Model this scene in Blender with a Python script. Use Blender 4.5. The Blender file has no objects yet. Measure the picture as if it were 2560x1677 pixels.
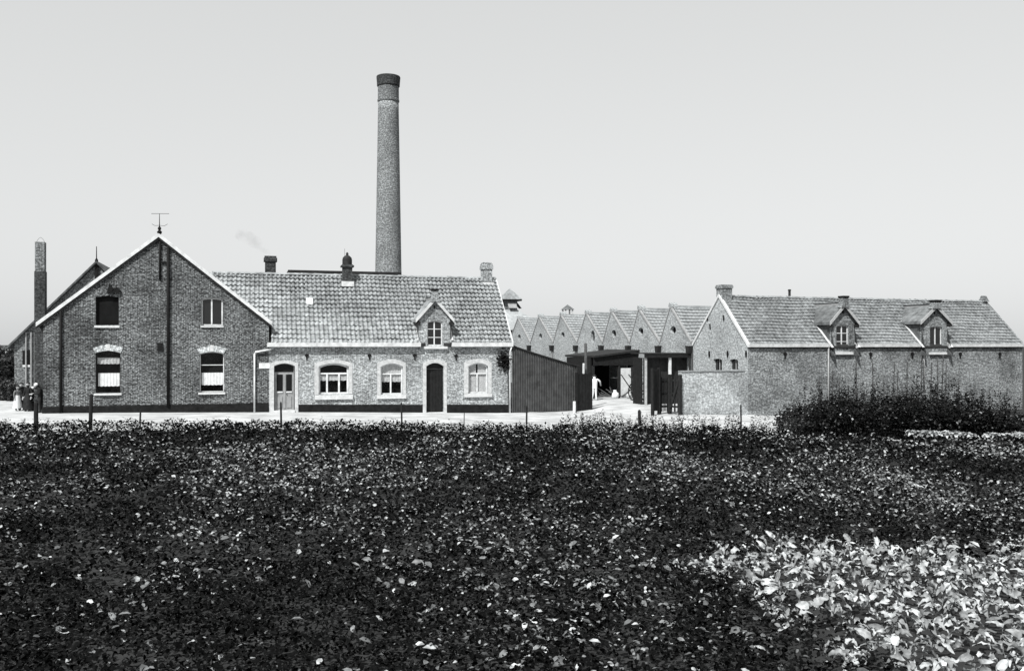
import bpy, bmesh, math, random
import numpy as np
from mathutils import Vector, Matrix
from mathutils.geometry import tessellate_polygon

random.seed(7)
RNG = np.random.default_rng(11)
R = math.radians
scene = bpy.context.scene
C = scene.collection

# ------------------------------------------------------------------ camera, sky, sun, exposure
EYE = 3.5            # camera height above the road
FPX = 2270.0         # focal length in pixels of the 2560 px wide photograph
HOR = 860.0          # horizon row in the photograph
cam_d = bpy.data.cameras.new('camera')
cam = bpy.data.objects.new('camera', cam_d)
C.objects.link(cam)
cam.location = (0, 0, EYE)
cam.rotation_euler = (R(90), 0, 0)
cam_d.sensor_width = 36.0
cam_d.lens = 36.0 * FPX / 2560.0
cam_d.shift_y = (HOR - 838.5) / 2560.0
cam_d.clip_start = 0.1
cam_d.clip_end = 4000
scene.camera = cam

SUN_EL, SUN_AZ = 49.0, 28.0      # azimuth: degrees to the left of straight behind the camera
world = bpy.data.worlds.new('World')
scene.world = world
world.use_nodes = True
wn = world.node_tree
bg = wn.nodes['Background']
sky = wn.nodes.new('ShaderNodeTexSky')
sky.sky_type = 'NISHITA'
sky.sun_disc = False
sky.sun_elevation = R(SUN_EL)
sky.sun_rotation = R(180 + SUN_AZ)
sky.air_density = 1.0
sky.dust_density = 0.85
sky.ozone_density = 1.0
bw = wn.nodes.new('ShaderNodeSeparateColor')    # monochrome plate, sensitive to blue light only
tint = wn.nodes.new('ShaderNodeMix'); tint.data_type = 'RGBA'; tint.blend_type = 'MULTIPLY'
tint.inputs['Factor'].default_value = 1.0
tint.inputs['B'].default_value = (0.985, 1.0, 1.0, 1)
wn.links.new(sky.outputs['Color'], bw.inputs['Color'])
flatten_ = wn.nodes.new('ShaderNodeMath'); flatten_.operation = 'POWER'; flatten_.inputs[1].default_value = 0.28   # power curve evens out the sky brightness
gain = wn.nodes.new('ShaderNodeMath'); gain.operation = 'MULTIPLY'; gain.inputs[1].default_value = 2.78
wn.links.new(bw.outputs['Blue'], flatten_.inputs[0])
wn.links.new(flatten_.outputs[0], gain.inputs[0])
wn.links.new(gain.outputs[0], tint.inputs['A'])
wn.links.new(tint.outputs['Result'], bg.inputs['Color'])
bg.inputs['Strength'].default_value = 0.15

sun_d = bpy.data.lights.new('sun', 'SUN')
sun = bpy.data.objects.new('sun', sun_d)
C.objects.link(sun)
sun_d.energy = 5.0
sun_d.angle = R(0.55)
sun_d.color = (1.0, 1.0, 0.985)
sd = Vector((-math.sin(R(SUN_AZ)) * math.cos(R(SUN_EL)), -math.cos(R(SUN_AZ)) * math.cos(R(SUN_EL)), math.sin(R(SUN_EL))))
sun.rotation_euler = sd.to_track_quat('Z', 'Y').to_euler()
sun.location = sd * 60

vs = scene.view_settings
vs.view_transform = 'Standard'
vs.look = 'None'
vs.exposure = 0.2
vs.gamma = 1.0
vs.use_curve_mapping = False
scene.render.engine = 'CYCLES'
scene.cycles.max_bounces = 6
scene.cycles.diffuse_bounces = 3
scene.cycles.glossy_bounces = 2
scene.cycles.transmission_bounces = 2
scene.cycles.volume_bounces = 0
scene.cycles.use_denoising = True


# ------------------------------------------------------------------ helpers: materials
def grey(v):
    return (v * 0.985, v, v * 1.005, 1.0)


class NT:
    def __init__(s, name):
        m = bpy.data.materials.new(name); m.use_nodes = True
        s.m = m; s.t = m.node_tree; s.b = s.t.nodes['Principled BSDF']

    def n(s, typ, **kw):
        nd = s.t.nodes.new(typ)
        for k, v in kw.items():
            setattr(nd, k, v)
        return nd

    def l(s, a, b):
        s.t.links.new(a, b)

    def ramp(s, src, stops):
        r = s.n('ShaderNodeValToRGB')
        e = r.color_ramp.elements
        while len(e) > 1:
            e.remove(e[-1])
        e[0].position = stops[0][0]; e[0].color = grey(stops[0][1])
        for p, v in stops[1:]:
            x = e.new(p); x.color = grey(v)
        s.l(src, r.inputs['Fac'])
        return r.outputs['Color']

    def noise(s, vec, scale, detail=4, rough=0.6):
        nz = s.n('ShaderNodeTexNoise')
        nz.inputs['Scale'].default_value = scale
        nz.inputs['Detail'].default_value = detail
        nz.inputs['Roughness'].default_value = rough
        if vec is not None:
            s.l(vec, nz.inputs['Vector'])
        return nz.outputs['Fac']

    def mix(s, a, b, fac, mode='MULTIPLY'):
        mx = s.n('ShaderNodeMix', data_type='RGBA', blend_type=mode)
        if isinstance(fac, float):
            mx.inputs['Factor'].default_value = fac
        else:
            s.l(fac, mx.inputs['Factor'])
        s.l(a, mx.inputs['A'])
        if isinstance(b, tuple):
            mx.inputs['B'].default_value = b
        else:
            s.l(b, mx.inputs['B'])
        return mx.outputs['Result']


def plain(name, lo, hi, scale=3.0, rough=0.8, spec=0.3, bump=0.0, metal=0.0, detail=5):
    """mottled surface whose own tone wanders between lo and hi"""
    k = NT(name)
    geo = k.n('ShaderNodeNewGeometry')
    f = k.noise(geo.outputs['Position'], scale, detail, 0.65)
    col = k.ramp(f, [(0.3, lo), (0.7, hi)])
    k.l(col, k.b.inputs['Base Color'])
    k.b.inputs['Roughness'].default_value = rough
    k.b.inputs['Specular IOR Level'].default_value = spec
    k.b.inputs['Metallic'].default_value = metal
    if bump:
        bp = k.n('ShaderNodeBump')
        bp.inputs['Strength'].default_value = bump
        bp.inputs['Distance'].default_value = 0.03
        k.l(f, bp.inputs['Height'])
        k.l(bp.outputs['Normal'], k.b.inputs['Normal'])
    return k.m


def brick(name, dark, light, mortar, stain=0.35, bw_=0.215, bh=0.068, ms=0.011, blotch=0.8):
    k = NT(name)
    uv = k.n('ShaderNodeUVMap')
    wob = k.n('ShaderNodeTexNoise'); wob.inputs['Scale'].default_value = 2.5
    k.l(uv.outputs['UV'], wob.inputs['Vector'])
    ad = k.n('ShaderNodeVectorMath', operation='MULTIPLY_ADD')
    k.l(wob.outputs['Color'], ad.inputs[0]); ad.inputs[1].default_value = (0.012, 0.012, 0)
    k.l(uv.outputs['UV'], ad.inputs[2])
    br = k.n('ShaderNodeTexBrick')
    br.offset = 0.5
    k.l(ad.outputs[0], br.inputs['Vector'])
    br.inputs['Color1'].default_value = grey(dark)
    br.inputs['Color2'].default_value = grey(light)
    br.inputs['Mortar'].default_value = grey(mortar)
    br.inputs['Scale'].default_value = 1.0
    br.inputs['Mortar Size'].default_value = ms
    br.inputs['Mortar Smooth'].default_value = 0.3
    br.inputs['Brick Width'].default_value = bw_
    br.inputs['Row Height'].default_value = bh
    col = br.outputs['Color']
    # headers and odd bricks: fine speckle
    sp = k.noise(ad.outputs[0], 9.0, 3, 0.7)
    spc = k.ramp(sp, [(0.36, 1.0 - blotch * 0.75), (0.5, 0.9), (0.62, 1.0 + blotch * 0.9)])
    col = k.mix(col, spc, 1.0)
    # weather stains, large and soft
    st = k.noise(uv.outputs['UV'], 0.42, 8, 0.66)
    stc = k.ramp(st, [(0.32, 1.0 - stain), (0.55, 1.0), (0.75, 1.0 + stain * 0.3)])
    col = k.mix(col, stc, 1.0)
    k.l(col, k.b.inputs['Base Color'])
    k.b.inputs['Roughness'].default_value = 0.9
    k.b.inputs['Specular IOR Level'].default_value = 0.2
    bp = k.n('ShaderNodeBump')
    bp.inputs['Strength'].default_value = 0.6
    bp.inputs['Distance'].default_value = 0.012
    bp.invert = True
    k.l(br.outputs['Fac'], bp.inputs['Height'])
    k.l(bp.outputs['Normal'], k.b.inputs['Normal'])
    return k.m


def tile_mat(name, lo, mid, hi):
    k = NT(name)
    geo = k.n('ShaderNodeNewGeometry')
    f = k.noise(geo.outputs['Position'], 3.3, 2, 0.5)
    col = k.ramp(f, [(0.3, lo), (0.5, mid), (0.72, hi)])
    f2 = k.noise(geo.outputs['Position'], 0.45, 5, 0.6)
    c2 = k.ramp(f2, [(0.3, 0.72), (0.62, 1.08)])
    f3 = k.noise(geo.outputs['Position'], 24.0, 3, 0.6)
    c3 = k.ramp(f3, [(0.3, 0.78), (0.65, 1.1)])
    col = k.mix(k.mix(col, c2, 1.0), c3, 1.0)
    k.l(col, k.b.inputs['Base Color'])
    k.b.inputs['Roughness'].default_value = 0.75
    k.b.inputs['Specular IOR Level'].default_value = 0.25
    return k.m


def leaf_mat(name, lo, hi, rough=0.35, spec=0.5, pale=1.7, at=0.8, fine=14.0):
    k = NT(name)
    geo = k.n('ShaderNodeNewGeometry')
    f = k.noise(geo.outputs['Position'], fine, 2, 0.5)
    col = k.ramp(f, [(0.3, lo), (0.7, hi)])
    rn = k.ramp(geo.outputs['Random Per Island'], [(0.0, 0.55), (at, 1.0), (min(at + 0.04, .99), 1.0 + (pale - 1) * .45), (1.0, pale)])
    col = k.mix(col, rn, 1.0)
    k.l(col, k.b.inputs['Base Color'])
    k.b.inputs['Roughness'].default_value = rough
    k.b.inputs['Specular IOR Level'].default_value = spec
    return k.m


M = {}
M['brick_dark'] = brick('dark_brick', 0.01, 0.11, 0.27, 0.75, blotch=1.0)
M['brick_row'] = brick('row_brick', 0.13, 0.36, 0.5, 0.5, blotch=0.68)
M['brick_band'] = brick('pale_brick', 0.34, 0.52, 0.6, 0.2, bw_=0.075, bh=0.22)
M['brick_barn'] = brick('barn_brick', 0.10, 0.28, 0.34, 0.7, blotch=0.7)
M['brick_hall'] = brick('hall_brick', 0.26, 0.42, 0.46, 0.3, blotch=0.5)  # lightened, so distance haze is put into the brick colour
M['brick_wash'] = brick('washed_brick', 0.24, 0.46, 0.48, 0.7, blotch=0.5)
M['brick_stack'] = brick('stack_brick', 0.11, 0.27, 0.3, 0.3)
M['brick_soot'] = brick('sooty_brick', 0.03, 0.075, 0.07, 0.4)
M['brick_back'] = brick('grey_brick', 0.07, 0.2, 0.25, 0.35)  # the brick's own darker grey, for back house and chimney parts
M['plinth'] = plain('tarred_plinth', 0.005, 0.018, 5, 0.8, 0.12, 0.3)
M['white'] = plain('white_paint', 0.45, 0.8, 3.5, 0.6, 0.3)
M['stone'] = plain('pale_stone', 0.45, 0.66, 5, 0.85, 0.2, 0.2)
M['zinc'] = plain('zinc', 0.22, 0.34, 4, 0.5, 0.4)
M['surround'] = plain('lime_washed_surround', 0.36, 0.6, 7, 0.9, 0.2, 0.4)
M['tile'] = tile_mat('pantile', 0.2, 0.33, 0.46)
M['tile_barn'] = tile_mat('barn_tile', 0.17, 0.27, 0.37)
M['tile_dormer'] = tile_mat('dormer_tile', 0.09, 0.15, 0.22)
M['tile_far'] = tile_mat('hall_tile', 0.3, 0.38, 0.46)  # paler tile, distance haze painted into its tone
M['tile_dark'] = tile_mat('dark_tile', 0.05, 0.09, 0.14)
M['felt'] = plain('roof_underlay', 0.02, 0.04, 3, 0.9, 0.1)
M['tar'] = plain('tarred_iron', 0.012, 0.03, 4, 0.7, 0.2)
M['corrugated'] = plain('rusty_corrugated_iron', 0.035, 0.085, 3, 0.75, 0.2)
M['tarboard'] = plain('tarred_boards', 0.008, 0.02, 6, 0.8, 0.15)
M['black_iron'] = plain('black_iron', 0.004, 0.012, 9, 0.7, 0.15)
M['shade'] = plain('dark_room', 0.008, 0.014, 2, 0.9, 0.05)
M['curtain'] = plain('curtain', 0.6, 0.8, 6, 0.95, 0.1)
M['lace'] = plain('lace', 0.3, 0.55, 12, 0.95, 0.1)
M['door_grey'] = plain('door_paint', 0.2, 0.32, 4, 0.5, 0.35)
M['door_dark'] = plain('door_black', 0.006, 0.016, 5, 0.55, 0.2)
M['wood'] = plain('old_wood', 0.05, 0.12, 8, 0.9, 0.15, 0.3)
M['wood_pale'] = plain('pale_wood', 0.3, 0.5, 8, 0.85, 0.15, 0.2)
M['wood_dark'] = plain('dark_wood', 0.01, 0.03, 8, 0.85, 0.15, 0.3)
M['road'] = plain('dusty_road', 0.28, 0.6, 0.7, 0.95, 0.1, 0.5, detail=9)
M['soil'] = plain('soil', 0.02, 0.045, 2.5, 0.95, 0.1, 0.8, detail=8)
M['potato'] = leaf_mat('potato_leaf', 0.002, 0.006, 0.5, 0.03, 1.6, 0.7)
M['potato_glint'] = leaf_mat('potato_glint_leaf', 0.08, 0.27, 0.45, 0.25, 2.6, 0.7)  # light leaves that paint sun glints into the dark crop
M['beet'] = leaf_mat('beet_leaf', 0.16, 0.36, 0.45, 0.25, 1.8, 0.55)
M['bean'] = leaf_mat('bean_leaf', 0.005, 0.012, 0.5, 0.14, 40.0, 0.94)
M['weed'] = leaf_mat('weed_leaf', 0.015, 0.04, 0.5, 0.3, 5.0, 0.9)
M['tree'] = leaf_mat('tree_leaf', 0.02, 0.045, 0.5, 0.35)
M['tree_pale'] = leaf_mat('far_tree_leaf', 0.16, 0.26, 0.7, 0.2)  # leaf colour lightened to carry the haze of distance
M['bark'] = plain('bark', 0.03, 0.07, 8, 0.9, 0.1, 0.4)
M['skin'] = plain('skin', 0.4, 0.48, 5, 0.6, 0.3)
M['cloth_white'] = plain('white_cloth', 0.7, 0.8, 6, 0.9, 0.1)
M['cloth_dark'] = plain('dark_cloth', 0.012, 0.03, 6, 0.9, 0.1)
M['cloth_mid'] = plain('grey_cloth', 0.12, 0.2, 6, 0.9, 0.1)
M['hair'] = plain('hair', 0.01, 0.025, 20, 0.6, 0.3)

kg = NT('window_glass')
kg.b.inputs['Base Color'].default_value = grey(0.012)
kg.b.inputs['Roughness'].default_value = 0.06
kg.b.inputs['Specular IOR Level'].default_value = 0.5
M['glass'] = kg.m

# clear pane in front of a curtain
kc = NT('clear_pane')
out = [n for n in kc.t.nodes if n.type == 'OUTPUT_MATERIAL'][0]
tr = kc.n('ShaderNodeBsdfTransparent'); gl = kc.n('ShaderNodeBsdfGlossy'); gl.inputs['Roughness'].default_value = 0.05
ms_ = kc.n('ShaderNodeMixShader')
ms_.inputs[0].default_value = 0.04; kc.l(tr.outputs[0], ms_.inputs[1]); kc.l(gl.outputs[0], ms_.inputs[2])
kc.l(ms_.outputs[0], out.inputs['Surface'])
M['pane'] = kc.m


# ------------------------------------------------------------------ helpers: geometry
def tag(o, label=None, cat=None, group=None, kind=None):
    if label: o['label'] = label
    if cat: o['category'] = cat
    if group: o['group'] = group
    if kind: o['kind'] = kind
    return o


def empty(name, loc=(0, 0, 0), rz=0.0):
    o = bpy.data.objects.new(name, None)
    C.objects.link(o)
    o.empty_display_size = 0.3
    o.location = loc
    o.rotation_euler = (0, 0, rz)
    return o


def box_uv(me):
    n = len(me.loops)
    uvl = me.uv_layers.new(name='UVMap')
    uv = np.zeros((n, 2))
    co = np.empty(len(me.vertices) * 3); me.vertices.foreach_get('co', co); co = co.reshape(-1, 3)
    for p in me.polygons:
        nx, ny, nz = (abs(c) for c in p.normal)
        for li in p.loop_indices:
            v = co[me.loops[li].vertex_index]
            if nz > 0.75:
                uv[li] = (v[0], v[1])
            elif ny >= nx:
                uv[li] = (v[0], v[2])
            else:
                uv[li] = (v[1] + 0.11, v[2])
    uvl.data.foreach_set('uv', uv.ravel())


class MB:
    def __init__(s):
        s.v = []; s.f = []; s.uv = None

    def add(s, vs_, fs):
        o = len(s.v)
        s.v += [tuple(p) for p in vs_]
        s.f += [tuple(i + o for i in f) for f in fs]
        return s

    def box(s, x0, x1, y0, y1, z0, z1):
        return s.add([(x0, y0, z0), (x1, y0, z0), (x1, y1, z0), (x0, y1, z0), (x0, y0, z1), (x1, y0, z1), (x1, y1, z1), (x0, y1, z1)],
                     [(0, 3, 2, 1), (4, 5, 6, 7), (0, 1, 5, 4), (1, 2, 6, 5), (2, 3, 7, 6), (3, 0, 4, 7)])

    def prism(s, pts, axis, a, b):
        """polygon pts extruded along axis: 'y' takes (x,z), 'x' takes (y,z), 'z' takes (x,y)"""
        def P(p, t):
            return (p[0], t, p[1]) if axis == 'y' else ((t, p[0], p[1]) if axis == 'x' else (p[0], p[1], t))
        n = len(pts)
        vs_ = [P(p, a) for p in pts] + [P(p, b) for p in pts]
        fs = [(i, (i + 1) % n, n + (i + 1) % n, n + i) for i in range(n)]
        fs += [tuple(range(n - 1, -1, -1)), tuple(range(n, 2 * n))]
        return s.add(vs_, fs)

    def band(s, outer, inner, y0, y1):
        """open strip between two polylines of the same length (x,z), extruded in y"""
        n = len(outer)
        vs_ = [(p[0], y0, p[1]) for p in outer] + [(p[0], y0, p[1]) for p in inner] + \
              [(p[0], y1, p[1]) for p in outer] + [(p[0], y1, p[1]) for p in inner]
        fs = []
        for i in range(n - 1):
            fs += [(i, i + 1, n + i + 1, n + i), (2 * n + i, 3 * n + i, 3 * n + i + 1, 2 * n + i + 1),
                   (i, 2 * n + i, 2 * n + i + 1, i + 1), (n + i, n + i + 1, 3 * n + i + 1, 3 * n + i)]
        fs += [(0, n, 3 * n, 2 * n), (n - 1, 3 * n - 1, 4 * n - 1, 2 * n - 1)]
        return s.add(vs_, fs)

    def tube(s, pts, r, n=8, cap=True):
        pts = [Vector(p) for p in pts]
        rs = r if isinstance(r, (list, tuple)) else [r] * len(pts)
        base = len(s.v); prev = None
        for i, p in enumerate(pts):
            d = (pts[min(i + 1, len(pts) - 1)] - pts[max(i - 1, 0)]).normalized()
            a = Vector((0, 0, 1)) if abs(d.z) < 0.9 else Vector((1, 0, 0))
            e1 = d.cross(a).normalized(); e2 = d.cross(e1)
            for k in range(n):
                t = 2 * math.pi * k / n
                s.v.append(tuple(p + (e1 * math.cos(t) + e2 * math.sin(t)) * rs[i]))
        for i in range(len(pts) - 1):
            for k in range(n):
                a = base + i * n + k; b = base + i * n + (k + 1) % n
                s.f.append((a, b, b + n, a + n))
        if cap:
            s.f.append(tuple(base + k for k in range(n))[::-1])
            s.f.append(tuple(base + (len(pts) - 1) * n + k for k in range(n)))
        return s

    def lathe(s, prof, cx=0.0, cy=0.0, n=16):
        base = len(s.v)
        for (r, z) in prof:
            for k in range(n):
                t = 2 * math.pi * k / n
                s.v.append((cx + r * math.cos(t), cy + r * math.sin(t), z))
        for i in range(len(prof) - 1):
            for k in range(n):
                a = base + i * n + k; b = base + i * n + (k + 1) % n
                s.f.append((a, b, b + n, a + n))
        s.f.append(tuple(base + (len(prof) - 1) * n + k for k in range(n)))
        return s

    def wall(s, outer, holes, y, depth):
        """front face at y with holes, reveals going back by depth"""
        polys = [[Vector((p[0], p[1], 0)) for p in outer]] + [[Vector((p[0], p[1], 0)) for p in h] for h in holes]
        flat = [p for pl in polys for p in pl]
        tris = tessellate_polygon(polys)
        vs_ = [(p.x, y, p.y) for p in flat]
        s.add(vs_, [tuple(t) for t in tris])
        for h in holes:
            n = len(h)
            s.add([(p[0], y, p[1]) for p in h] + [(p[0], y + depth, p[1]) for p in h],
                  [(i, (i + 1) % n, n + (i + 1) % n, n + i) for i in range(n)])
        return s

    def build(s, name, mat, parent=None, smooth=False, bevel=0.0, uv=True):
        me = bpy.data.meshes.new(name)
        me.from_pydata(s.v, [], s.f)
        me.update()
        bm = bmesh.new(); bm.from_mesh(me)
        bmesh.ops.recalc_face_normals(bm, faces=bm.faces)
        if bevel:
            bmesh.ops.bevel(bm, geom=list(bm.edges), offset=bevel, segments=1, affect='EDGES')
        bm.to_mesh(me); bm.free()
        if smooth:
            me.polygons.foreach_set('use_smooth', [True] * len(me.polygons))
        if uv:
            box_uv(me)
        me.materials.append(M[mat] if isinstance(mat, str) else mat)
        o = bpy.data.objects.new(name, me)
        C.objects.link(o)
        if parent is not None:
            o.parent = parent
        return o


def arch(x0, x1, z0, z1, rise, n=8):
    """closed opening outline with a segmental arch; z1 is the crown"""
    pts = [(x0, z0), (x1, z0)]
    zs = z1 - rise
    if rise < 0.005:
        return pts + [(x1, z1), (x0, z1)]
    for i in range(n + 1):
        t = i / n
        pts.append((x1 + (x0 - x1) * t, zs + rise * (1 - (2 * t - 1) ** 2)))
    return pts


def arch_line(x0, x1, z0, z1, rise, n=8):
    a = arch(x0, x1, z0, z1, max(rise, 0.006), n)
    return [a[1]] + a[2:] + [a[0]]        # from lower right, over the arch, to lower left


class Frame:
    """a building's own axes: x along the facade (right), y into depth, z up"""
    def __init__(s, ox, oy, deg):
        s.o = (ox, oy); s.c = math.cos(R(deg)); s.s = math.sin(R(deg)); s.rz = R(deg)

    def depth(s, u, v):
        return s.o[1] + u * s.s + v * s.c

    def world(s, u, v, z=0.0):
        return (s.o[0] + u * s.c - v * s.s, s.o[1] + u * s.s + v * s.c, z)

    def u(s, px, v=0.0):
        k = (px - 1280.0) / FPX
        return (k * (s.o[1] + v * s.c) - s.o[0] + v * s.s) / (s.c - k * s.s)

    def v(s, px, u=0.0):
        k = (px - 1280.0) / FPX
        return (s.o[0] + u * s.c - k * (s.o[1] + u * s.s)) / (s.s + k * s.c)

    def z(s, py, u, v=0.0):
        return EYE + (HOR - py) * s.depth(u, v) / FPX

    def uz(s, px, py, v=0.0):
        u = s.u(px, v)
        return (u, s.z(py, u, v))

    def vz(s, px, py, u=0.0):
        v = s.v(px, u)
        return (v, s.z(py, u, v))

    def empty(s, name):
        return empty(name, (s.o[0], s.o[1], 0), s.rz)


FR = Frame(0.0, 50.3, 16.0)       # house row
FB = Frame(12.4, 47.7, 20.0)      # barn and workshop hall

# ------------------------------------------------------------------ terrain
CP = np.array([
    (-40, 42, .3, 8), (-22.6, 43.8, .16, 6), (-12.6, 46.7, 0.0, 6), (-6, 48.5, -.2, 5), (0, 50.3, -.38, 5), (3.5, 51, -.36, 4),
    (9.3, 46.5, .03, 3.0), (12.4, 47.2, -.3, 3.5), (7.2, 52.3, .2, 3.0), (6.0, 58.5, .02, 5), (30, 54, -.4, 8), (20, 45, -.4, 8),
    (-20, 36, .12, 7), (-10, 38, -.05, 6), (0, 39, -.3, 6), (8, 37, -.15, 5), (18, 37, -.3, 7),
    (-12, 22, -.05, 8), (0, 22, -.1, 8), (12, 22, -.1, 8), (0, 9, 0, 6), (-6, 9, 0, 6), (6, 9, 0, 6),
    (-40, 90, .2, 30), (0, 120, 0, 40), (60, 90, -.3, 30), (0, -60, 0, 50)])


def ground(x, y):
    x = np.asarray(x, float); y = np.asarray(y, float)
    num = np.zeros_like(x); den = np.zeros_like(x) + 1e-9
    for cx, cy, cz, sg in CP:
        w = np.exp(-((x - cx) ** 2 + (y - cy) ** 2) / (2 * (sg * 0.75) ** 2)) + 1e-7
        num += w * cz; den += w
    return num / den


def gz(x, y):
    return float(ground(np.array([x]), np.array([y]))[0])


def edge_y(x):
    """far edge of the potato field"""
    return np.interp(x, [-30, -20, -10, 0, 5, 8, 13, 20, 30], [34.0, 35.0, 38.0, 39.0, 38.2, 36.6, 36.2, 34.5, 34.0])


def sheet(name, xs, ys, mat, dz, keep=None, parent=None):
    X, Y = np.meshgrid(xs, ys)
    Z = ground(X, Y) + dz
    nx, ny = len(xs), len(ys)
    mb = MB()
    mb.v = [tuple(p) for p in np.stack([X.ravel(), Y.ravel(), Z.ravel()], 1)]
    for j in range(ny - 1):
        for i in range(nx - 1):
            if keep is None or keep(0.5 * (xs[i] + xs[i + 1]), 0.5 * (ys[j] + ys[j + 1])):
                a = j * nx + i
                mb.f.append((a, a + 1, a + nx + 1, a + nx))
    o = mb.build(name, mat, parent, smooth=True)
    return o


gx = np.concatenate([[-2500, -600, -200, -100, -70], np.arange(-50, 51, 1.0), [70, 100, 200, 600, 2500]])
gy = np.concatenate([[-1000, -100, -30, -10], np.arange(0, 91, 1.0), [110, 150, 300, 900, 3000]])
tag(sheet('ground', gx, gy, 'soil', 0.0), kind='structure')

# the dusty road and yard: strip whose near edge follows the field
def road_sheet():
    xs = np.concatenate([[-70, -50], np.arange(-40, 15.5, 0.8)])
    rows = 22
    mb = MB()
    far = np.interp(xs, [-70, -26, -23.5, -22, 0.5, 1.5, 12, 12.6, 40], [75, 75, 60, 47.5, 53.5, 68, 68, 49, 57])
    ne = edge_y(xs) - 0.35
    for i, x in enumerate(xs):
        for j in range(rows):
            y = ne[i] + (far[i] - ne[i]) * j / (rows - 1)
            mb.v.append((x, y, gz(x, y) + 0.012))
    for i in range(len(xs) - 1):
        for j in range(rows - 1):
            a = i * rows + j
            mb.f.append((a, a + rows, a + rows + 1, a + 1))
    return mb.build('road', 'road', None, smooth=True)


tag(road_sheet(), kind='structure')


# ------------------------------------------------------------------ fast leaf meshes
def np_mesh(name, V, F, mat, parent=None, smooth=False):
    me = bpy.data.meshes.new(name)
    nf, k = F.shape
    me.vertices.add(len(V)); me.vertices.foreach_set('co', V.astype(np.float32).ravel())
    me.loops.add(nf * k); me.loops.foreach_set('vertex_index', F.astype(np.int32).ravel())
    me.polygons.add(nf)
    me.polygons.foreach_set('loop_start', (np.arange(nf) * k).astype(np.int32))
    if smooth:
        me.polygons.foreach_set('use_smooth', np.ones(nf, bool))
    me.update(calc_edges=True)
    me.validate()
    me.materials.append(M[mat])
    o = bpy.data.objects.new(name, me)
    C.objects.link(o)
    if parent is not None:
        o.parent = parent
    return o


LEAF8 = (np.array([(0, 0, 0), (.33, .30, .07), (.33, -.30, .07), (.72, .24, .03), (.72, -.24, .03), (1, 0, -.14), (.36, 0, -.02), (.74, 0, -.05)]),
         np.array([(0, 6, 1), (0, 2, 6), (1, 6, 7), (1, 7, 3), (6, 2, 4), (6, 4, 7), (3, 7, 5), (7, 4, 5)]))
LEAF2 = (np.array([(0, 0, 0), (.5, .34, .06), (1, 0, -.08), (.5, -.34, .06)]), np.array([(0, 2, 1), (0, 3, 2)]))


def beet_leaf():
    L, W = 8, 5
    vs_, fs = [], []
    for i in range(L):
        t = i / (L - 1)
        w = 0.36 * math.sin(math.pi * min(1, 0.12 + 0.88 * t) ** 0.9) ** 0.75 if t < 1 else 0.04
        w = max(w, 0.035)
        bend = 0.62 * t - 1.0 * t * t
        for j in range(W):
            s_ = (j / (W - 1)) * 2 - 1
            z = bend + 0.14 * abs(s_) * w / 0.3 + 0.10 * math.sin(9.5 * t * math.pi / 2 + 2.6 * s_) * abs(s_)
            vs_.append((t, s_ * w, z))
    for i in range(L - 1):
        for j in range(W - 1):
            a = i * W + j
            fs += [(a, a + W, a + W + 1), (a, a + W + 1, a + 1)]
    return np.array(vs_), np.array(fs)


BEET = beet_leaf()


def scatter(tpl, P, size, yaw, pitch, roll, wid=None):
    """place a leaf template at points P; pitch lifts the tip, roll turns about the midrib"""
    tv, tf = tpl
    N, k = len(P), len(tv)
    cy, sy = np.cos(yaw), np.sin(yaw); cp, sp = np.cos(pitch), np.sin(pitch); cr, sr = np.cos(roll), np.sin(roll)
    ex = np.stack([cy * cp, sy * cp, sp], 1)
    e2 = np.stack([-sy, cy, np.zeros(N)], 1)
    e3 = np.stack([-cy * sp, -sy * sp, cp], 1)
    ey = e2 * cr[:, None] + e3 * sr[:, None]
    ez = -e2 * sr[:, None] + e3 * cr[:, None]
    w = np.ones(N) if wid is None else wid
    V = P[:, None, :] + size[:, None, None] * (tv[None, :, 0:1] * ex[:, None, :] + w[:, None, None] * tv[None, :, 1:2] * ey[:, None, :] + tv[None, :, 2:3] * ez[:, None, :])
    F = tf[None, :, :] + (np.arange(N) * k)[:, None, None]
    return V.reshape(-1, 3), F.reshape(-1, 3)


def join(parts):
    V, F, o = [], [], 0
    for v, f in parts:
        V.append(v); F.append(f + o); o += len(v)
    return np.concatenate(V), np.concatenate(F)


def wav(x, y, f, seed, n=7):
    r = np.random.default_rng(seed)
    s_ = np.zeros_like(x)
    for _ in range(n):
        a = r.uniform(0, 2 * math.pi); q = f * r.uniform(.5, 1.6); ph = r.uniform(0, 6.28)
        s_ += np.sin((x * math.cos(a) + y * math.sin(a)) * q + ph)
    return s_ / math.sqrt(n)


# ------------------------------------------------------------------ roof tiles
def pantile():
    """one S-profile tile: width 1 (x), length 1 (y, upslope), about 14 faces"""
    prof = [(0.0, 0.10), (0.12, 0.22), (0.28, 0.26), (0.44, 0.18), (0.60, 0.05), (0.80, 0.0), (1.03, 0.06)]
    n = len(prof)
    vs_ = [(x, -0.05, z + .04) for x, z in prof] + [(x, 1.05, z - 0.17) for x, z in prof] + [(x, -0.03, z - 0.01) for x, z in prof]
    fs = []
    for i in range(n - 1):
        fs.append((i, i + 1, n + i + 1, n + i))
        fs.append((2 * n + i, 2 * n + i + 1, i + 1, i))
    return np.array(vs_), fs


PT_V, PT_F = pantile()


def tile_tris():
    fs = []
    for f in PT_F:
        fs += [(f[0], f[1], f[2]), (f[0], f[2], f[3])]
    return np.array(fs)


PT_T = tile_tris()


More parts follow.
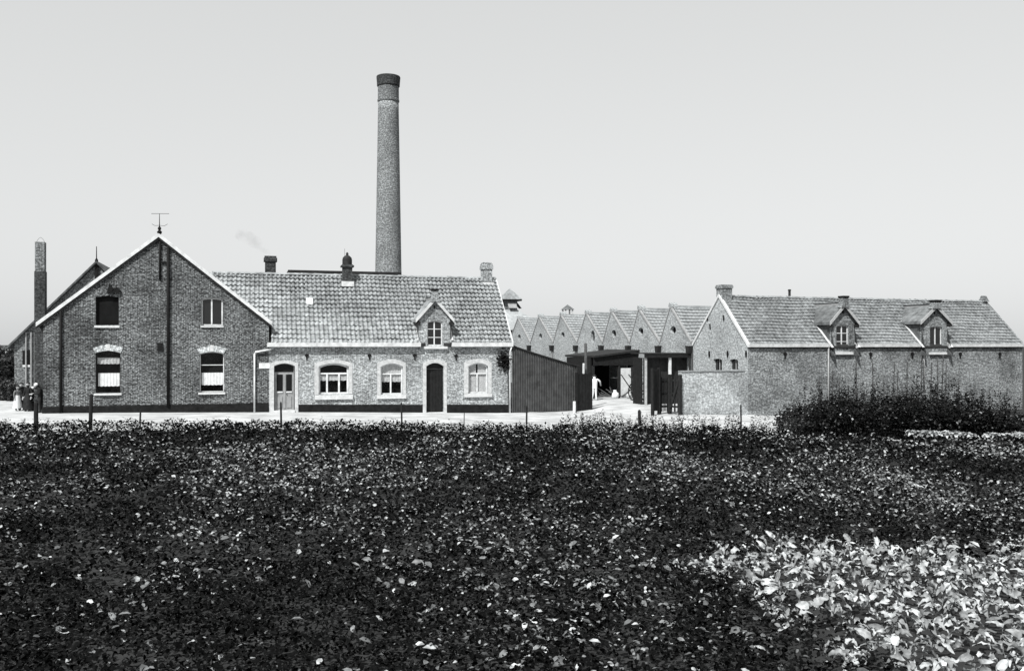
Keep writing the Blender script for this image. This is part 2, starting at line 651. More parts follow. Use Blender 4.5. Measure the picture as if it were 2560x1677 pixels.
def tiled(parent, u0, u1, y0, z0, y1, z1, tw, rows, mat, keep=None, singles=0, key=None, name='tile', thick=None, jit=0.012, relief=.5):
    """tiles on the slope from eave (y0,z0) to ridge (y1,z1) between u0 and u1, in the parent's axes.
    singles of them (largest in view by key) become objects of their own, the rest one part."""
    dy, dz = y1 - y0, z1 - z0
    L = math.hypot(dy, dz)
    ey = np.array([0, dy / L, dz / L]); en = np.array([0, -dz / L, dy / L])
    if en[2] < 0: en = -en
    cols = max(1, int(round((u1 - u0) / tw))); tw = (u1 - u0) / cols
    tl = L / rows
    th = thick or tw
    spots = []
    for r in range(rows):
        for c in range(cols):
            uc = u0 + c * tw
            p = np.array([uc, y0, z0]) + ey * (r * tl)
            if keep is None or keep(uc + tw / 2, p[1] + ey[1] * tl / 2, p[2] + ey[2] * tl / 2):
                sag = .04 + .022 * math.sin(uc * .9 + r * .21) + .016 * math.sin(uc * 2.3 - r * .5)
                spots.append((r, c, p + en * sag))
    if key:
        spots.sort(key=lambda s_: key(s_[2]))
    tv = PT_V * np.array([tw, tl, th * relief])
    B = np.stack([np.array([1, 0, 0]), ey, en])
    tvw = tv @ B
    sm = None
    if singles:
        me = bpy.data.meshes.new(name)
        me.from_pydata([tuple(p) for p in tvw], [], PT_F); me.update()
        me.polygons.foreach_set('use_smooth', [False] * len(me.polygons))
        me.materials.append(M[mat])
        for (r, c, p) in spots[:singles]:
            o = bpy.data.objects.new(name, me); C.objects.link(o); o.parent = parent
            q = p + en * random.uniform(0, jit) + ey * random.uniform(-jit, jit)
            o.location = tuple(q); o.rotation_euler = (0, random.uniform(-.02, .02), random.uniform(-.02, .02))
        spots = spots[singles:]
    if not spots:
        return
    P = np.array([s_[2] for s_ in spots])
    N = len(P)
    P = P + en * RNG.uniform(0, jit, (N, 1)) + ey * RNG.uniform(-jit, jit, (N, 1))
    V = (P[:, None, :] + tvw[None]).reshape(-1, 3)
    F = (PT_T[None] + (np.arange(N) * len(tv))[:, None, None]).reshape(-1, 3)
    o = np_mesh('roof_tiles' if singles else 'tiles', V, F, mat, parent)
    o['kind'] = 'stuff'
    return o


def ridge_caps(parent, u0, u1, y, z, r, mat, step=0.36, name='ridge_tile'):
    n = max(1, int(round((u1 - u0) / step))); st = (u1 - u0) / n
    mb = MB()
    k = 6
    for end, rr in ((0.0, r), (st * 1.04, r * 0.9)):
        for i in range(k + 1):
            t = math.pi * i / k
            mb.v.append((end, math.cos(t) * rr, math.sin(t) * rr * 0.85 - 0.02))
    for i in range(k):
        mb.f.append((i, i + 1, k + 2 + i, k + 1 + i))
    me = bpy.data.meshes.new(name); me.from_pydata(mb.v, [], mb.f); me.update(); me.materials.append(M[mat])
    for i in range(n):
        o = bpy.data.objects.new(name, me); C.objects.link(o); o.parent = parent
        o.location = (u0 + i * st, y + random.uniform(-.008, .008), z + random.uniform(-.01, .01))
        o.rotation_euler = (0, random.uniform(-.015, .015), random.uniform(-.02, .02))


# ------------------------------------------------------------------ windows, doors, fittings
def window(parent, x0, x1, z0, z1, rise, y, mull=(), trans=None, fw=0.06, sill=None, glass='glass', back=0.2, surround=None,
           curtains=(), frame_mat='white', bars=(), name='window', flat_shade=False):
    """casement: frame mesh with panes, sill, curtains and surround as its children. y = wall face, back = reveal depth"""
    yf = y + back - 0.07
    fo = MB()
    o_l = arch_line(x0, x1, z0, z1, rise); i_l = arch_line(x0 + fw, x1 - fw, z0 + fw, z1 - fw, max(rise * 0.9, 0.006))
    fo.band(o_l, i_l, yf, yf + 0.06)
    fo.box(x0, x1, yf + 0.002, yf + 0.058, z0, z0 + fw)
    for m in mull:
        top = (trans if trans else z1 - rise * 0.3 - fw * 0.5)
        fo.box(m - fw * 0.5, m + fw * 0.5, yf - 0.005, yf + 0.055, z0 + fw, top)
    if trans:
        fo.box(x0 + fw, x1 - fw, yf - 0.01, yf + 0.05, trans - fw * 0.45, trans + fw * 0.45)
    for (bx0, bx1, bz) in bars:
        fo.box(bx0, bx1, yf + 0.004, yf + 0.05, bz - 0.018, bz + 0.018)
    w = fo.build(name, frame_mat, parent)
    # panes between the mullions
    xs = [x0 + fw * 0.5] + list(mull) + [x1 - fw * 0.5]
    zt = trans if trans else z1
    for a, b in zip(xs[:-1], xs[1:]):
        pm = MB()
        if trans:
            pm.box(a, b, yf + 0.03, yf + 0.036, z0 + fw * 0.5, zt)
        else:
            pm.prism(arch(a, b, z0 + fw * 0.5, z1 - fw * 0.5, rise * 0.6), 'y', yf + 0.03, yf + 0.036)
        pm.build('pane', 'pane' if curtains else glass, w)
    if trans:
        MB().prism(arch(x0 + fw * 0.5, x1 - fw * 0.5, trans, z1 - fw * 0.5, rise * 0.9), 'y', yf + 0.031, yf + 0.037).build('pane', 'pane' if curtains else glass, w)
    # dark room behind
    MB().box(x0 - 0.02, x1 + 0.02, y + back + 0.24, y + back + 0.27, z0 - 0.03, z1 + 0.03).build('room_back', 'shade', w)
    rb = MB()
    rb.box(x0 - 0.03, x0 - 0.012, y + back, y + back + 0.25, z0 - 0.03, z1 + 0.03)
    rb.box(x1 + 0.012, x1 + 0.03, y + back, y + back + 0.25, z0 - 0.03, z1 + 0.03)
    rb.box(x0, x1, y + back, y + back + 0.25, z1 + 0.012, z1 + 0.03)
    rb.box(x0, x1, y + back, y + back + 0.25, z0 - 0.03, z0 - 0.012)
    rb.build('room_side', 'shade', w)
    for (cx0, cx1, cz0, cz1, cm) in curtains:
        mb = MB(); n = 26
        for i in range(n + 1):
            xx = cx0 + (cx1 - cx0) * i / n
            yy = yf + 0.075 + 0.014 * math.sin(i * 1.7)
            mb.v += [(xx, yy, cz0 + 0.012 * math.sin(i * 1.3)), (xx, yy, cz1)]
        for i in range(n):
            mb.f.append((2 * i, 2 * i + 2, 2 * i + 3, 2 * i + 1))
        mb.build('curtain', cm, w, smooth=True)
    if sill:
        sx0, sx1, sz0, sz1, out_ = sill
        MB().prism([(y - out_, sz0), (y + back, sz0), (y + back, sz1 + 0.005), (y - out_, sz1 - 0.03)], 'x', sx0, sx1).build('sill', 'stone', w)
    if surround:
        gx0, gx1, gz1, grise, smat = surround
        MB().band(arch_line(gx0, gx1, z0, gz1, grise), arch_line(x0, x1, z0, z1, rise), y - 0.025, y + 0.05).build('surround', smat, w)
    return w


def anchor(parent, x, z, y, h=0.3, kind=0):
    """wrought wall anchor, part of a wall"""
    mb = MB()
    if kind == 0:
        mb.prism([(x - .03, z - h / 2), (x + .03, z - h / 2), (x + .035, z + h * .05), (x + .10, z + h * .12), (x + .10, z + h * .38), (x + .03, z + h * .42),
                  (x + .02, z + h / 2), (x - .02, z + h / 2), (x - .03, z + h * .42), (x - .10, z + h * .38), (x - .10, z + h * .12), (x - .035, z + h * .05)], 'y', y - 0.05, y + 0.02)
    else:
        mb.prism([(x - .025, z - h / 2), (x + .025, z - h / 2), (x + .04, z), (x + .025, z + h / 2), (x - .025, z + h / 2), (x - .04, z)], 'y', y - 0.04, y + 0.02)
    return mb.build('wall_anchor', 'black_iron', parent)


def brick_stack(parent, name, x, y, w, d, z0, z1, cap, mat='brick_stack', capmat=None, capw=0.05, pots=0):
    s_ = MB().box(x - w / 2, x + w / 2, y - d / 2, y + d / 2, z0, z1 - cap).build(name, mat, parent)
    MB().box(x - w / 2 - capw, x + w / 2 + capw, y - d / 2 - capw, y + d / 2 + capw, z1 - cap, z1 - cap * 0.35).build('cap', capmat or mat, s_)
    MB().box(x - w / 2 - capw * .4, x + w / 2 + capw * .4, y - d / 2 - capw * .4, y + d / 2 + capw * .4, z1 - cap * 0.35, z1).build('rim', capmat or mat, s_)
    return s_


BASE = -1.2     # walls run down into the ground

# ================================================================== GABLE HOUSE (left)
gh = FR.empty('gable_house')
tag(gh, 'dark brick house with a wide gable, white verge boards and weather vane on top', 'house')
F = FR
gl, ge = F.uz(108, 806)
gr, ge2 = F.uz(672, 809)
ga, gaz = F.uz(397, 594)
ge = 4.56
D_GH = 9.5


def rc(px0, px1, pyt, pyb, fr=FR, v=0.0):
    """pixel rectangle on a facade plane -> x0, x1, z0(bottom), z1(top)"""
    x0 = fr.u(px0, v); x1 = fr.u(px1, v); xm = (x0 + x1) / 2
    return x0, x1, fr.z(pyb, xm, v), fr.z(pyt, xm, v)


UL = rc(239, 297, 740, 813); UR = rc(503, 557, 744, 814)
LL = rc(239, 301, 877, 982); LR = rc(499, 560, 879, 980)
holes = [arch(*UL, 0.05), arch(*UR, 0.05), arch(*LL, 0.10), arch(*LR, 0.10)]
wl = MB().wall([(gl, BASE), (gr, BASE), (gr, ge), (ga, gaz), (gl, ge)], holes, 0.0, 0.2)
wl.add([(gl, 0, BASE), (gl, D_GH, BASE), (gl, D_GH, ge), (gl, 0, ge)], [(0, 1, 2, 3)])
wl.add([(gr, 0, BASE), (gr, D_GH, BASE), (gr, D_GH, ge), (gr, 0, ge)], [(0, 1, 2, 3)])
wl.add([(gl, D_GH, BASE), (gr, D_GH, BASE), (gr, D_GH, ge), (ga, D_GH, gaz), (gl, D_GH, ge)], [(0, 1, 2, 3, 4)])
wl.build('wall', 'brick_dark', gh)
zpl = F.z(1012, gl + 5)
MB().box(gl - 0.04, gr - 0.02, -0.045, 0.1, BASE, zpl).build('plinth', 'plinth', gh)
# roof slabs and tiles
def slope_slab(mb, xe, ze, xr, zr, y0, y1, t):
    mb.prism([(xe, ze), (xr, zr), (xr, zr + t), (xe, ze + t)], 'y', y0, y1)
sl = (gaz - ge) / (ga - gl); sr = (gaz - ge) / (gr - ga)
ov = 0.28
rf = MB()
slope_slab(rf, gl - ov, ge - sl * ov, ga, gaz, -0.02, D_GH, 0.10)
slope_slab(rf, gr + 0.1, ge - sr * 0.1, ga, gaz, -0.02, D_GH, 0.10)
roof = rf.build('roof', 'tile_dark', gh)
# white verge boards, front of the gable
for (xe, s_, sg) in ((gl - ov - .02, sl, -1), (gr + 0.14, sr, 1)):
    ze_ = gaz - s_ * abs(xe - ga)
    MB().prism([(xe, ze_ + .02), (ga, gaz + 0.02), (ga, gaz + 0.22), (xe, ze_ + .22)], 'y', -0.13, -0.025).build('verge_board', 'white', gh)
    MB().prism([(xe, ze_ - .10), (ga - sg * -.0, gaz - 0.10), (ga, gaz + 0.015), (xe, ze_ + .015)], 'y', -0.10, -0.022).build('verge_moulding', 'wood_dark', gh)
ridge_y = gaz
# windows
w = window(gh, *UL, 0.05, 0.0, fw=0.03, sill=(UL[0] - .05, UL[1] + .04, UL[2] - .12, UL[2], 0.09), frame_mat='tarboard', glass='shade')
w = window(gh, *UR, 0.05, 0.0, mull=[F.u(529)], fw=0.07, sill=(UR[0] - .03, UR[1] + .04, UR[2] - .09, UR[2], 0.08))
for (q, cz) in ((LL, ((F.z(910, LL[0]), F.z(894, LL[0])), (F.z(966, LL[0]), F.z(933, LL[0])))),
                (LR, ((F.z(914, LR[0]), F.z(911, LR[0])), (F.z(963, LR[0]), F.z(932, LR[0]))))):
    first = q is LL
    cur = [(q[0] + .09, q[1] - .05, cz[1][0], cz[1][1], 'curtain')]
    if first:
        cur.append((q[0] + .05, q[1] - .05, cz[0][0], cz[0][1], 'lace'))
    bars = [] if first else [(q[0], q[1], cz[0][0] + .03)]
    w = window(gh, *q, 0.10, 0.0, fw=0.045, sill=(q[0] - .06, q[1] + .06, q[2] - .11, q[2], 0.10), curtains=cur, bars=bars,
               frame_mat='wood_dark' if first else 'white')
    hd = MB().band(arch_line(q[0] - .13, q[1] + .13, q[3] - .10, q[3] + .30, .16)[1:-1], arch_line(q[0], q[1], q[3] - .12, q[3], .10)[1:-1], -0.03, 0.06)
    hd.build('brick_arch', 'brick_band', w)
    MB().box((q[0] + q[1]) / 2 - .09, (q[0] + q[1]) / 2 + .09, -0.045, 0.05, q[3] + .02, q[3] + .33).build('keystone', 'stone', w)
# pipes and irons
px_ = F.u(152.6)
MB().tube([(px_, -.07, gaz - sl * abs(px_ - ga) - .1), (px_, -.07, -.1)], 0.065).build('downpipe', 'black_iron', gh, smooth=True)
px_ = F.u(420.5)
MB().tube([(px_, -.07, gaz - sr * abs(px_ - ga) - .06), (px_, -.07, F.z(1016, px_))], 0.075).build('downpipe', 'black_iron', gh, smooth=True)
px_ = F.u(400)
MB().tube([(px_, -.05, gaz - .2), (px_, -.05, F.z(700, px_))], 0.05).build('conduit', 'black_iron', gh, smooth=True)
MB().box(px_ - .05, F.u(420), -.08, -.03, F.z(658, px_), F.z(654, px_)).build('pipe_bracket', 'black_iron', gh)
MB().box(px_ - .12, px_ + .12, -.09, 0.02, F.z(878, px_), F.z(857, px_)).build('iron_box', 'black_iron', gh)
# wrought lantern-like iron above the upper left window
ax, az = F.uz(284, 724)
am = MB()
am.prism([(ax - .30, az - .16), (ax - .22, az + .12), (ax - .10, az + .2), (ax - .02, az + .02), (ax - .06, az - .16)], 'y', -.12, -.03)
am.prism([(ax + .0, az - .14), (ax + .02, az + .05), (ax + .14, az + .10), (ax + .28, az + .04), (ax + .3, az - .14), (ax + .15, az - .2)], 'y', -.14, -.03)
am.tube([(ax - .2, -.06, az + .1), (ax - .16, -.06, az + .3)], .03)
am.build('wrought_iron', 'black_iron', gh)
# weather vane
vx = F.u(399); vz = gaz + .2
vm = MB().lathe([(.02, vz - .1), (.10, vz), (.12, vz + .08), (.05, vz + .16), (.09, vz + .25), (.04, vz + .34), (.022, vz + .36), (.012, vz + .98)], vx, -.05, 10)
van = vm.build('weather_vane', 'black_iron', gh)
MB().tube([(vx - .38, -.05, vz + .97), (vx + .45, -.05, vz + 1.0)], .011, 6).build('arrow', 'black_iron', van)
MB().tube([(vx - .36, -.05, vz + .46), (vx - .22, -.05, vz + .38), (vx, -.05, vz + .4), (vx + .22, -.05, vz + .38), (vx + .38, -.05, vz + .48)], .01, 6).build('cross_arm', 'black_iron', van)
# white downspout and the sloping pipe from the row's gutter
dsx, dsz = F.uz(636, 881)
ex, ez = F.uz(678, 873)
MB().tube([(ex, -.16, ez), (dsx + .05, -.1, dsz + .03), (dsx, -.08, dsz - .06), (dsx, -.07, -.12)], .045).build('downspout', 'white', gh, smooth=True)
q = rc(647.5, 674.5, 907, 921)
MB().box(q[0], q[1], -.04, .02, q[2], q[3]).build('name_plate', 'white', gh)

# ================================================================== COTTAGE ROW
co = FR.empty('cottage_row')
tag(co, 'long low brick cottage with pantile roof, white gutter and single brick dormer', 'house')
cl = gr + 0.004
cr = F.u(1277)
D_CO = 7.0
ZG0, ZG1 = F.z(867, -6), F.z(856.5, -6)       # gutter
z_e = ZG1 - 0.02
z_r = F.z(690, F.u(950, 3.5), 3.5) - .05
DR1 = rc(685, 737, 908, 1031); DR2 = rc(1065.6, 1109, 907, 1032)
W1 = rc(796.5, 872, 907.6, 985); W2 = rc(951.5, 1007, 908, 986); W3 = rc(1170.6, 1220, 907, 983)
DR1 = (DR1[0], DR1[1], -.6, DR1[3]); DR2 = (DR2[0], DR2[1], -.9, DR2[3])
DW = rc(1067.6, 1106, 801, 864)
dx0, dx1 = F.u(1047), F.u(1125)
wl = MB().wall([(cl, BASE), (cr, BASE), (cr, z_e), (dx1, z_e), (dx1, z_e - .3), (dx0, z_e - .3), (dx0, z_e), (cl, z_e)],
               [arch(*DR1, .14), arch(*DR2, .18), arch(*W1, .18), arch(*W2, .18), arch(*W3, .18)], 0.0, 0.2)
wl.add([(cr, 0, BASE), (cr, D_CO, BASE), (cr, D_CO, z_e), (cr, D_CO / 2, z_r - .04), (cr, 0, z_e)], [(0, 1, 2, 3, 4)])
wl.add([(cl, D_CO, BASE), (cr, D_CO, BASE), (cr, D_CO, z_e), (cl, D_CO, z_e)], [(0, 1, 2, 3)])
wl.build('wall', 'brick_row', co)
# tarred plinth in lengths between the doors
zp = [F.z(1011, F.u(p)) for p in (760, 1200)]
S1 = (F.u(673.5), F.u(745.6)); S2 = (F.u(1056.8), F.u(1116.8))
for (a, b) in ((S1[1] + .01, S2[0] - .01), (S2[1] + .01, cr + .02)):
    za = zp[0] + (zp[1] - zp[0]) * (a - F.u(760)) / (F.u(1200) - F.u(760)); zb = zp[0] + (zp[1] - zp[0]) * (b - F.u(760)) / (F.u(1200) - F.u(760))
    MB().prism([(a, BASE), (b, BASE), (b, zb), (a, za)], 'y', -.04, .05).build('plinth', 'plinth', co)

# roof
rslab = MB()
tt = (z_r - z_e) / 3.6
rslab.prism([(.4, z_e - .16 + .5 * tt), (D_CO / 2, z_r - .12), (D_CO / 2, z_r - .02), (.4, z_e - .06 + .5 * tt)], 'x', cl - 5.5, cl)
rslab.prism([(-.1, z_e - .16), (D_CO / 2, z_r - .12), (D_CO / 2, z_r - .02), (-.1, z_e - .06)], 'x', cl + .002, dx0 + .35)
rslab.prism([(-.1, z_e - .16), (D_CO / 2, z_r - .12), (D_CO / 2, z_r - .02), (-.1, z_e - .06)], 'x', dx1 - .35, cr + .05)
rslab.prism([(1.45, z_e - .16 + 1.55 * (z_r - z_e) / 3.6), (D_CO / 2, z_r - .12), (D_CO / 2, z_r - .02), (1.45, z_e - .06 + 1.55 * (z_r - z_e) / 3.6)], 'x', dx0 + .35, dx1 - .35)
rslab.prism([(D_CO + .1, z_e - .16), (D_CO / 2, z_r - .12), (D_CO / 2, z_r - .02), (D_CO + .1, z_e - .06)], 'x', cl - 5.5, cr + .05)
croof = rslab.build('roof', 'felt', co)
dmid = (dx0 + dx1) / 2
da = F.z(751, dmid, -.05)           # dormer apex
def keep_row(u, y, z):
    if u < cl + 0.05 and z < gaz - sr * (u - ga) + .02:
        return False
    hw = (dx1 - dx0) / 2
    if abs(u - dmid) < hw + .02 and z < da - abs(u - dmid) * 0.98:
        return False
    return True
def keyr(p):
    return FR.depth(p[0], p[1]) + p[2] * 0.05
tiled(croof, cl - 5.5, cr + .05, -.12, z_e - .04, D_CO / 2, z_r, 0.235, 16, 'tile', keep_row, singles=300, key=keyr, jit=.016, relief=1.35)
ridge_caps(croof, F.u(530, 3.5), cr + .05, D_CO / 2, z_r + .04, .13, 'tile')
MB().prism([(-.12, z_e - .08), (D_CO / 2, z_r - .1), (D_CO / 2, z_r + .06), (-.12, z_e + .06)], 'x', cr + .055, cr + .12).build('verge', 'stone', croof)
# white skylight tile
sx, szz = F.uz(774, 760, 1.9)
yy0 = (szz - z_e) / tt - .1
MB().prism([(yy0 - .16, z_e + (yy0 + -.06) * tt + .12), (yy0 + .16, z_e + (yy0 + .26) * tt + .12), (yy0 + .14, z_e + (yy0 + .26) * tt + .18), (yy0 - .18, z_e + (yy0 - .06) * tt + .18)], 'x', sx - .18, sx + .18).build('skylight', 'white', croof)

# gutter in three lengths
for (a, b) in ((F.u(668), F.u(792) - .012), (F.u(792), F.u(1050)), (F.u(1128), F.u(1280))):
    MB().prism([(-.27, ZG0 + .02), (-.23, ZG0), (-.005, ZG0 - .0), (-.005, ZG1 - .02), (-.29, ZG1)], 'x', a, b).build('gutter', 'white', co)
MB().tube([(cr - .02, -.2, ZG0), (cr - .05, -.14, ZG0 - .18), (cr - .07, -.09, ZG0 - .4), (cr - .07, -.08, -.3)], .05).build('downspout', 'white', co, smooth=True)
for p in ((767, 892), (923.5, 892), (1037, 892), (1140, 893)):
    a_, z_ = F.uz(*p)
    anchor(co, a_, z_, 0.0, .34)

def sillof(px0, px1, pt, pb, out_=.12):
    a, b, z0, z1 = rc(px0, px1, pt, pb)
    return (a, b, z0, z1, out_)
def surr(px0, px1, pt, rise, m='surround'):
    a = F.u(px0); b = F.u(px1)
    return (a, b, F.z(pt, a), rise, m)

u_ = F.u
x0, x1, z0, z1 = W1
window(co, *W1, .18, 0, mull=[u_(818), u_(848)], trans=F.z(934, x0), fw=.09, sill=sillof(787, 882, 986, 998), surround=surr(786, 881, 899, .2),
       curtains=[(x0 + .09, x1 - .09, F.z(952, x0), F.z(938, x0), 'lace')])
x0, x1, z0, z1 = W2
window(co, *W2, .18, 0, mull=[u_(977.5)], trans=F.z(935, x0), fw=.075, sill=sillof(942, 1015, 986, 996), surround=surr(943, 1014.5, 898, .2),
       curtains=[(x0 + .06, x1 - .06, F.z(955, x0), F.z(909, x0), 'lace')])
x0, x1, z0, z1 = W3
window(co, *W3, .18, 0, mull=[u_(1194)], trans=F.z(934, x0), fw=.075, sill=sillof(1160, 1229, 983, 992), surround=surr(1160, 1229, 897, .2),
       curtains=[(x0 + .06, u_(1192), F.z(981, x0), F.z(908, x0), 'lace'), (u_(1196), x1 - .06, F.z(981, x0), F.z(908, x0), 'lace')])

# doors
def door(parent, D, rise, back, mat, sur, zthr):
    x0, x1, z0, z1 = D
    lf = MB().prism(arch(x0 + .03, x1 - .03, zthr, z1, rise), 'y', back, back + .06).build('door', mat, parent)
    MB().band(arch_line(sur[0], sur[1], -.9, sur[2], sur[3]), arch_line(x0, x1, -.9, z1, rise), -.03, .05).build('surround', 'surround', lf)
    MB().box(x0, x1, -.22, back - .002, -.9, zthr).build('doorstep', 'stone', lf)
    return lf
zt1 = F.z(1026, DR1[0])
d1 = door(co, DR1, .14, .2, 'door_grey', (S1[0], S1[1], F.z(901, S1[0]), .16), zt1)
xa, xb = u_(693), u_(731); xm = u_(711.5)
zb_, zm_, zt_ = F.z(982, xm), F.z(978, xm), F.z(936, xm)
MB().prism(arch(xa - .12, xb + .05, F.z(930, xm), DR1[3] - .05, .12), 'y', .185, .198).build('fanlight', 'glass', d1)
for (a, b) in ((xa - .02, xm - .09), (xm + .09, xb - .02)):
    MB().box(a, b, .186, .198, zm_, zt_).build('glass_pane', 'glass', d1)
    MB().box(a, b, .16, .198, zm_ - .08, zm_ - .01).build('panel_moulding', 'white', d1)
    MB().box(a + .03, b - .03, .17, .198, F.z(1020, xm), F.z(991, xm)).build('panel', 'door_grey', d1)
MB().box(xm - .055, xm + .055, .165, .198, zt1 + .1, zt_ + .02).build('middle_rail', 'door_grey', d1)
MB().tube([(xm + .12, .15, F.z(986, xm)), (xm + .12, .19, F.z(986, xm))], .025, 8).build('door_knob', 'black_iron', d1)
zt2 = F.z(1031, DR2[0])
d2 = door(co, DR2, .18, .22, 'door_dark', (S2[0], S2[1], F.z(898, S2[0]), .2), zt2)
ztr = F.z(922, DR2[0])
MB().box(DR2[0] + .03, DR2[1] - .03, .19, .218, ztr - .025, ztr + .02).build('transom', 'wood', d2)
for i in range(5):
    wdt = (DR2[1] - DR2[0] - .1) / 5
    a = DR2[0] + .05 + i * wdt
    MB().box(a + .006, a + wdt - .006, .205, .218, zt2 + .05, ztr - .04).build('board', 'door_dark', d2)
MB().tube([(DR2[0] + .12, .16, F.z(978, dmid)), (DR2[0] + .12, .21, F.z(978, dmid))], .022, 8).build('door_knob', 'zinc', d2)


# brick dormer
def dormer(parent, fr, cx, hw, z_bot, z_eave, z_apex, win, back_of, rise, roofmat, wallmat, pin_w, pin_top, mull, bars, sill, fascia_mat, slope_y, yf=-.03):
    """gabled brick dormer standing on the wall head. slope_y(z): depth of the main roof at height z"""
    d = MB().wall([(cx - hw, z_bot), (cx + hw, z_bot), (cx + hw, z_eave), (cx, z_apex), (cx - hw, z_eave)], [arch(*win, rise)], yf, .16)
    for sg in (-1, 1):
        x = cx + sg * hw
        d.add([(x, yf, z_bot), (x, yf, z_eave), (x, yf + .12, z_eave), (x, yf + .12, z_bot)], [(0, 1, 2, 3)])
    dm = d.build('dormer', wallmat, parent)
    for sg in (-1, 1):
        x = cx + sg * hw
        MB().prism([(yf + .12, z_bot), (yf + .12, z_eave), (slope_y(z_eave) + .15, z_eave), (slope_y(z_bot) + .15, z_bot)], 'x', x - .03, x + .03).build('cheek', 'tile_dark', dm)
    s_ = (z_apex - z_eave) / hw
    ov_ = .20
    r_ = MB()
    for sg in (-1, 1):
        xe = cx + sg * (hw + ov_); ze = z_eave - s_ * ov_
        y_e = slope_y(ze) + .12; y_a = slope_y(z_apex + .1) + .12
        n0 = [(xe, yf - .16, ze), (cx, yf - .16, z_apex), (cx, y_a, z_apex), (xe, y_e, ze)]
        n1 = [(p[0], p[1], p[2] + .1) for p in n0]
        r_.add(n0 + n1, [(0, 1, 2, 3), (4, 7, 6, 5), (0, 4, 5, 1), (1, 5, 6, 2), (2, 6, 7, 3), (3, 7, 4, 0)])
    dr = r_.build('dormer_roof', roofmat, dm)
    # tile courses along the slopes
    for sg in (-1, 1):
        for k in range(5):
            t0 = k / 5
            x0_, z0_ = cx + sg * (hw + ov_) * (1 - t0), z_eave - s_ * ov_ + (z_apex - z_eave + s_ * ov_) * t0
            MB().add([(x0_, yf - .14, z0_ + .105), (x0_, slope_y(z0_) + .1, z0_ + .105), (x0_ - sg * .3 * hw / .8, slope_y(z0_ + .2) + .1, z0_ + .13 + .3 * s_ * hw / .8),
                      (x0_ - sg * .3 * hw / .8, yf - .14, z0_ + .13 + .3 * s_ * hw / .8),
                      (x0_, yf - .14, z0_ + .15), (x0_, slope_y(z0_) + .1, z0_ + .15)], [(4, 5, 2, 3), (0, 1, 5, 4)]).build('tile_course', roofmat, dm)
        xe = cx + sg * (hw + ov_); ze = z_eave - s_ * ov_
        MB().prism([(xe, ze - .04), (cx, z_apex - .04), (cx, z_apex + .16), (xe, ze + .16)], 'y', yf - .20, yf - .162).build('barge_board', fascia_mat, dm)
        MB().prism([(xe, ze - .14), (xe - sg * .26, ze - .14), (xe - sg * .26, ze + .02), (xe, ze + .0)], 'y', yf - .15, yf + .1).build('kneeler', 'wood_dark', dm)
    MB().box(cx - .07, cx + .07, yf - .17, slope_y(z_apex) + .3, z_apex + .08, z_apex + .17).build('ridge_strip', 'zinc', dm)
    pb = MB().prism([(cx - pin_w * .8, z_apex - .06), (cx + pin_w * .8, z_apex - .06), (cx + pin_w * .5, z_apex + .26), (cx + pin_w * .5, pin_top - .1), (cx - pin_w * .5, pin_top - .1), (cx - pin_w * .5, z_apex + .26)], 'y', yf - .26, yf + .12).build('pinnacle', wallmat, dm)
    MB().box(cx - pin_w * .58, cx + pin_w * .58, yf - .3, yf + .16, pin_top - .1, pin_top).build('pinnacle_cap', 'plinth', pb)
    anchor(dm, cx, z_eave + (z_apex - z_eave) * .62, yf, .16, 1)
    # flashing where the cheeks meet the main roof
    for sg in (-1, 1):
        x = cx + sg * (hw + .02)
        n0 = []
        MB().add([(x, slope_y(z_bot + .3) - .06, z_bot + .3 + .16), (x + sg * .16, slope_y(z_bot + .3) - .06, z_bot + .3 + .16),
                  (x + sg * .16, slope_y(z_eave) - .06, z_eave + .06), (x, slope_y(z_eave) - .06, z_eave + .06),
                  (x, slope_y(z_bot + .3) + .1, z_bot + .3 + .1), (x, slope_y(z_eave) + .1, z_eave)],
                 [(0, 1, 2, 3), (0, 4, 5, 3)]).build('flashing', 'stone', dm)
    window(dm, *win, rise, yf, mull=mull, fw=.06, sill=sill, back=.16, bars=bars, glass='glass')
    return dm


def slope_row(z):
    return (z - z_e) / tt
dwx0, dwx1, dwz0, dwz1 = DW
dormer(co, F, dmid, (dx1 - dx0) / 2, z_e - .3, F.z(795, dmid), da, DW, None, .08, 'tile', 'brick_row', .3, F.z(723, dmid), [u_(1086)],
       [(dwx0, dwx1, dwz0 + .45), (dwx0, dwx1, dwz0 + .9)], sillof(1059.7, 1117.6, 865, 872), 'stone', slope_row)

# chimneys on the row
c1 = F.u(676, 4.2)
brick_stack(co, 'chimney', c1, 4.2, .58, .6, z_r - 1.0, F.z(641, c1, 4.2), .30, 'brick_soot', capw=.07)
c2 = F.u(868, 3.1)
st = brick_stack(co, 'chimney', c2, 3.1, .52, .52, z_r - 1.2, F.z(662, c2, 3.1), .14, 'brick_soot', capw=.09)
zc = F.z(662, c2, 3.1)
MB().lathe([(.27, zc - .02), (.27, zc + .28), (.24, zc + .40), (.14, zc + .50), (.07, zc + .53), (.075, zc + .62), (.03, zc + .70)], c2, 3.1, 14).build('chimney_pot', 'tar', st, smooth=True)
MB().tube([(c2 - .14, 3.1, zc + .3), (c2 - .14, 3.1, zc + .9)], .008, 5).build('wire', 'black_iron', st)
MB().box(c2 - .34, c2 + .34, 2.72, 2.86, z_r - .62, z_r - .34).build('flashing', 'white', st)
c3 = F.u(1216, 3.5)
st = brick_stack(co, 'chimney', c3, 3.5, .56, .56, z_r - 1.0, F.z(660, c3, 3.5), .34, 'brick_row', capw=.05)
MB().box(c3 - .33, c3 + .36, 3.1, 3.24, z_r - .4, z_r - .22).build('flashing', 'white', st)
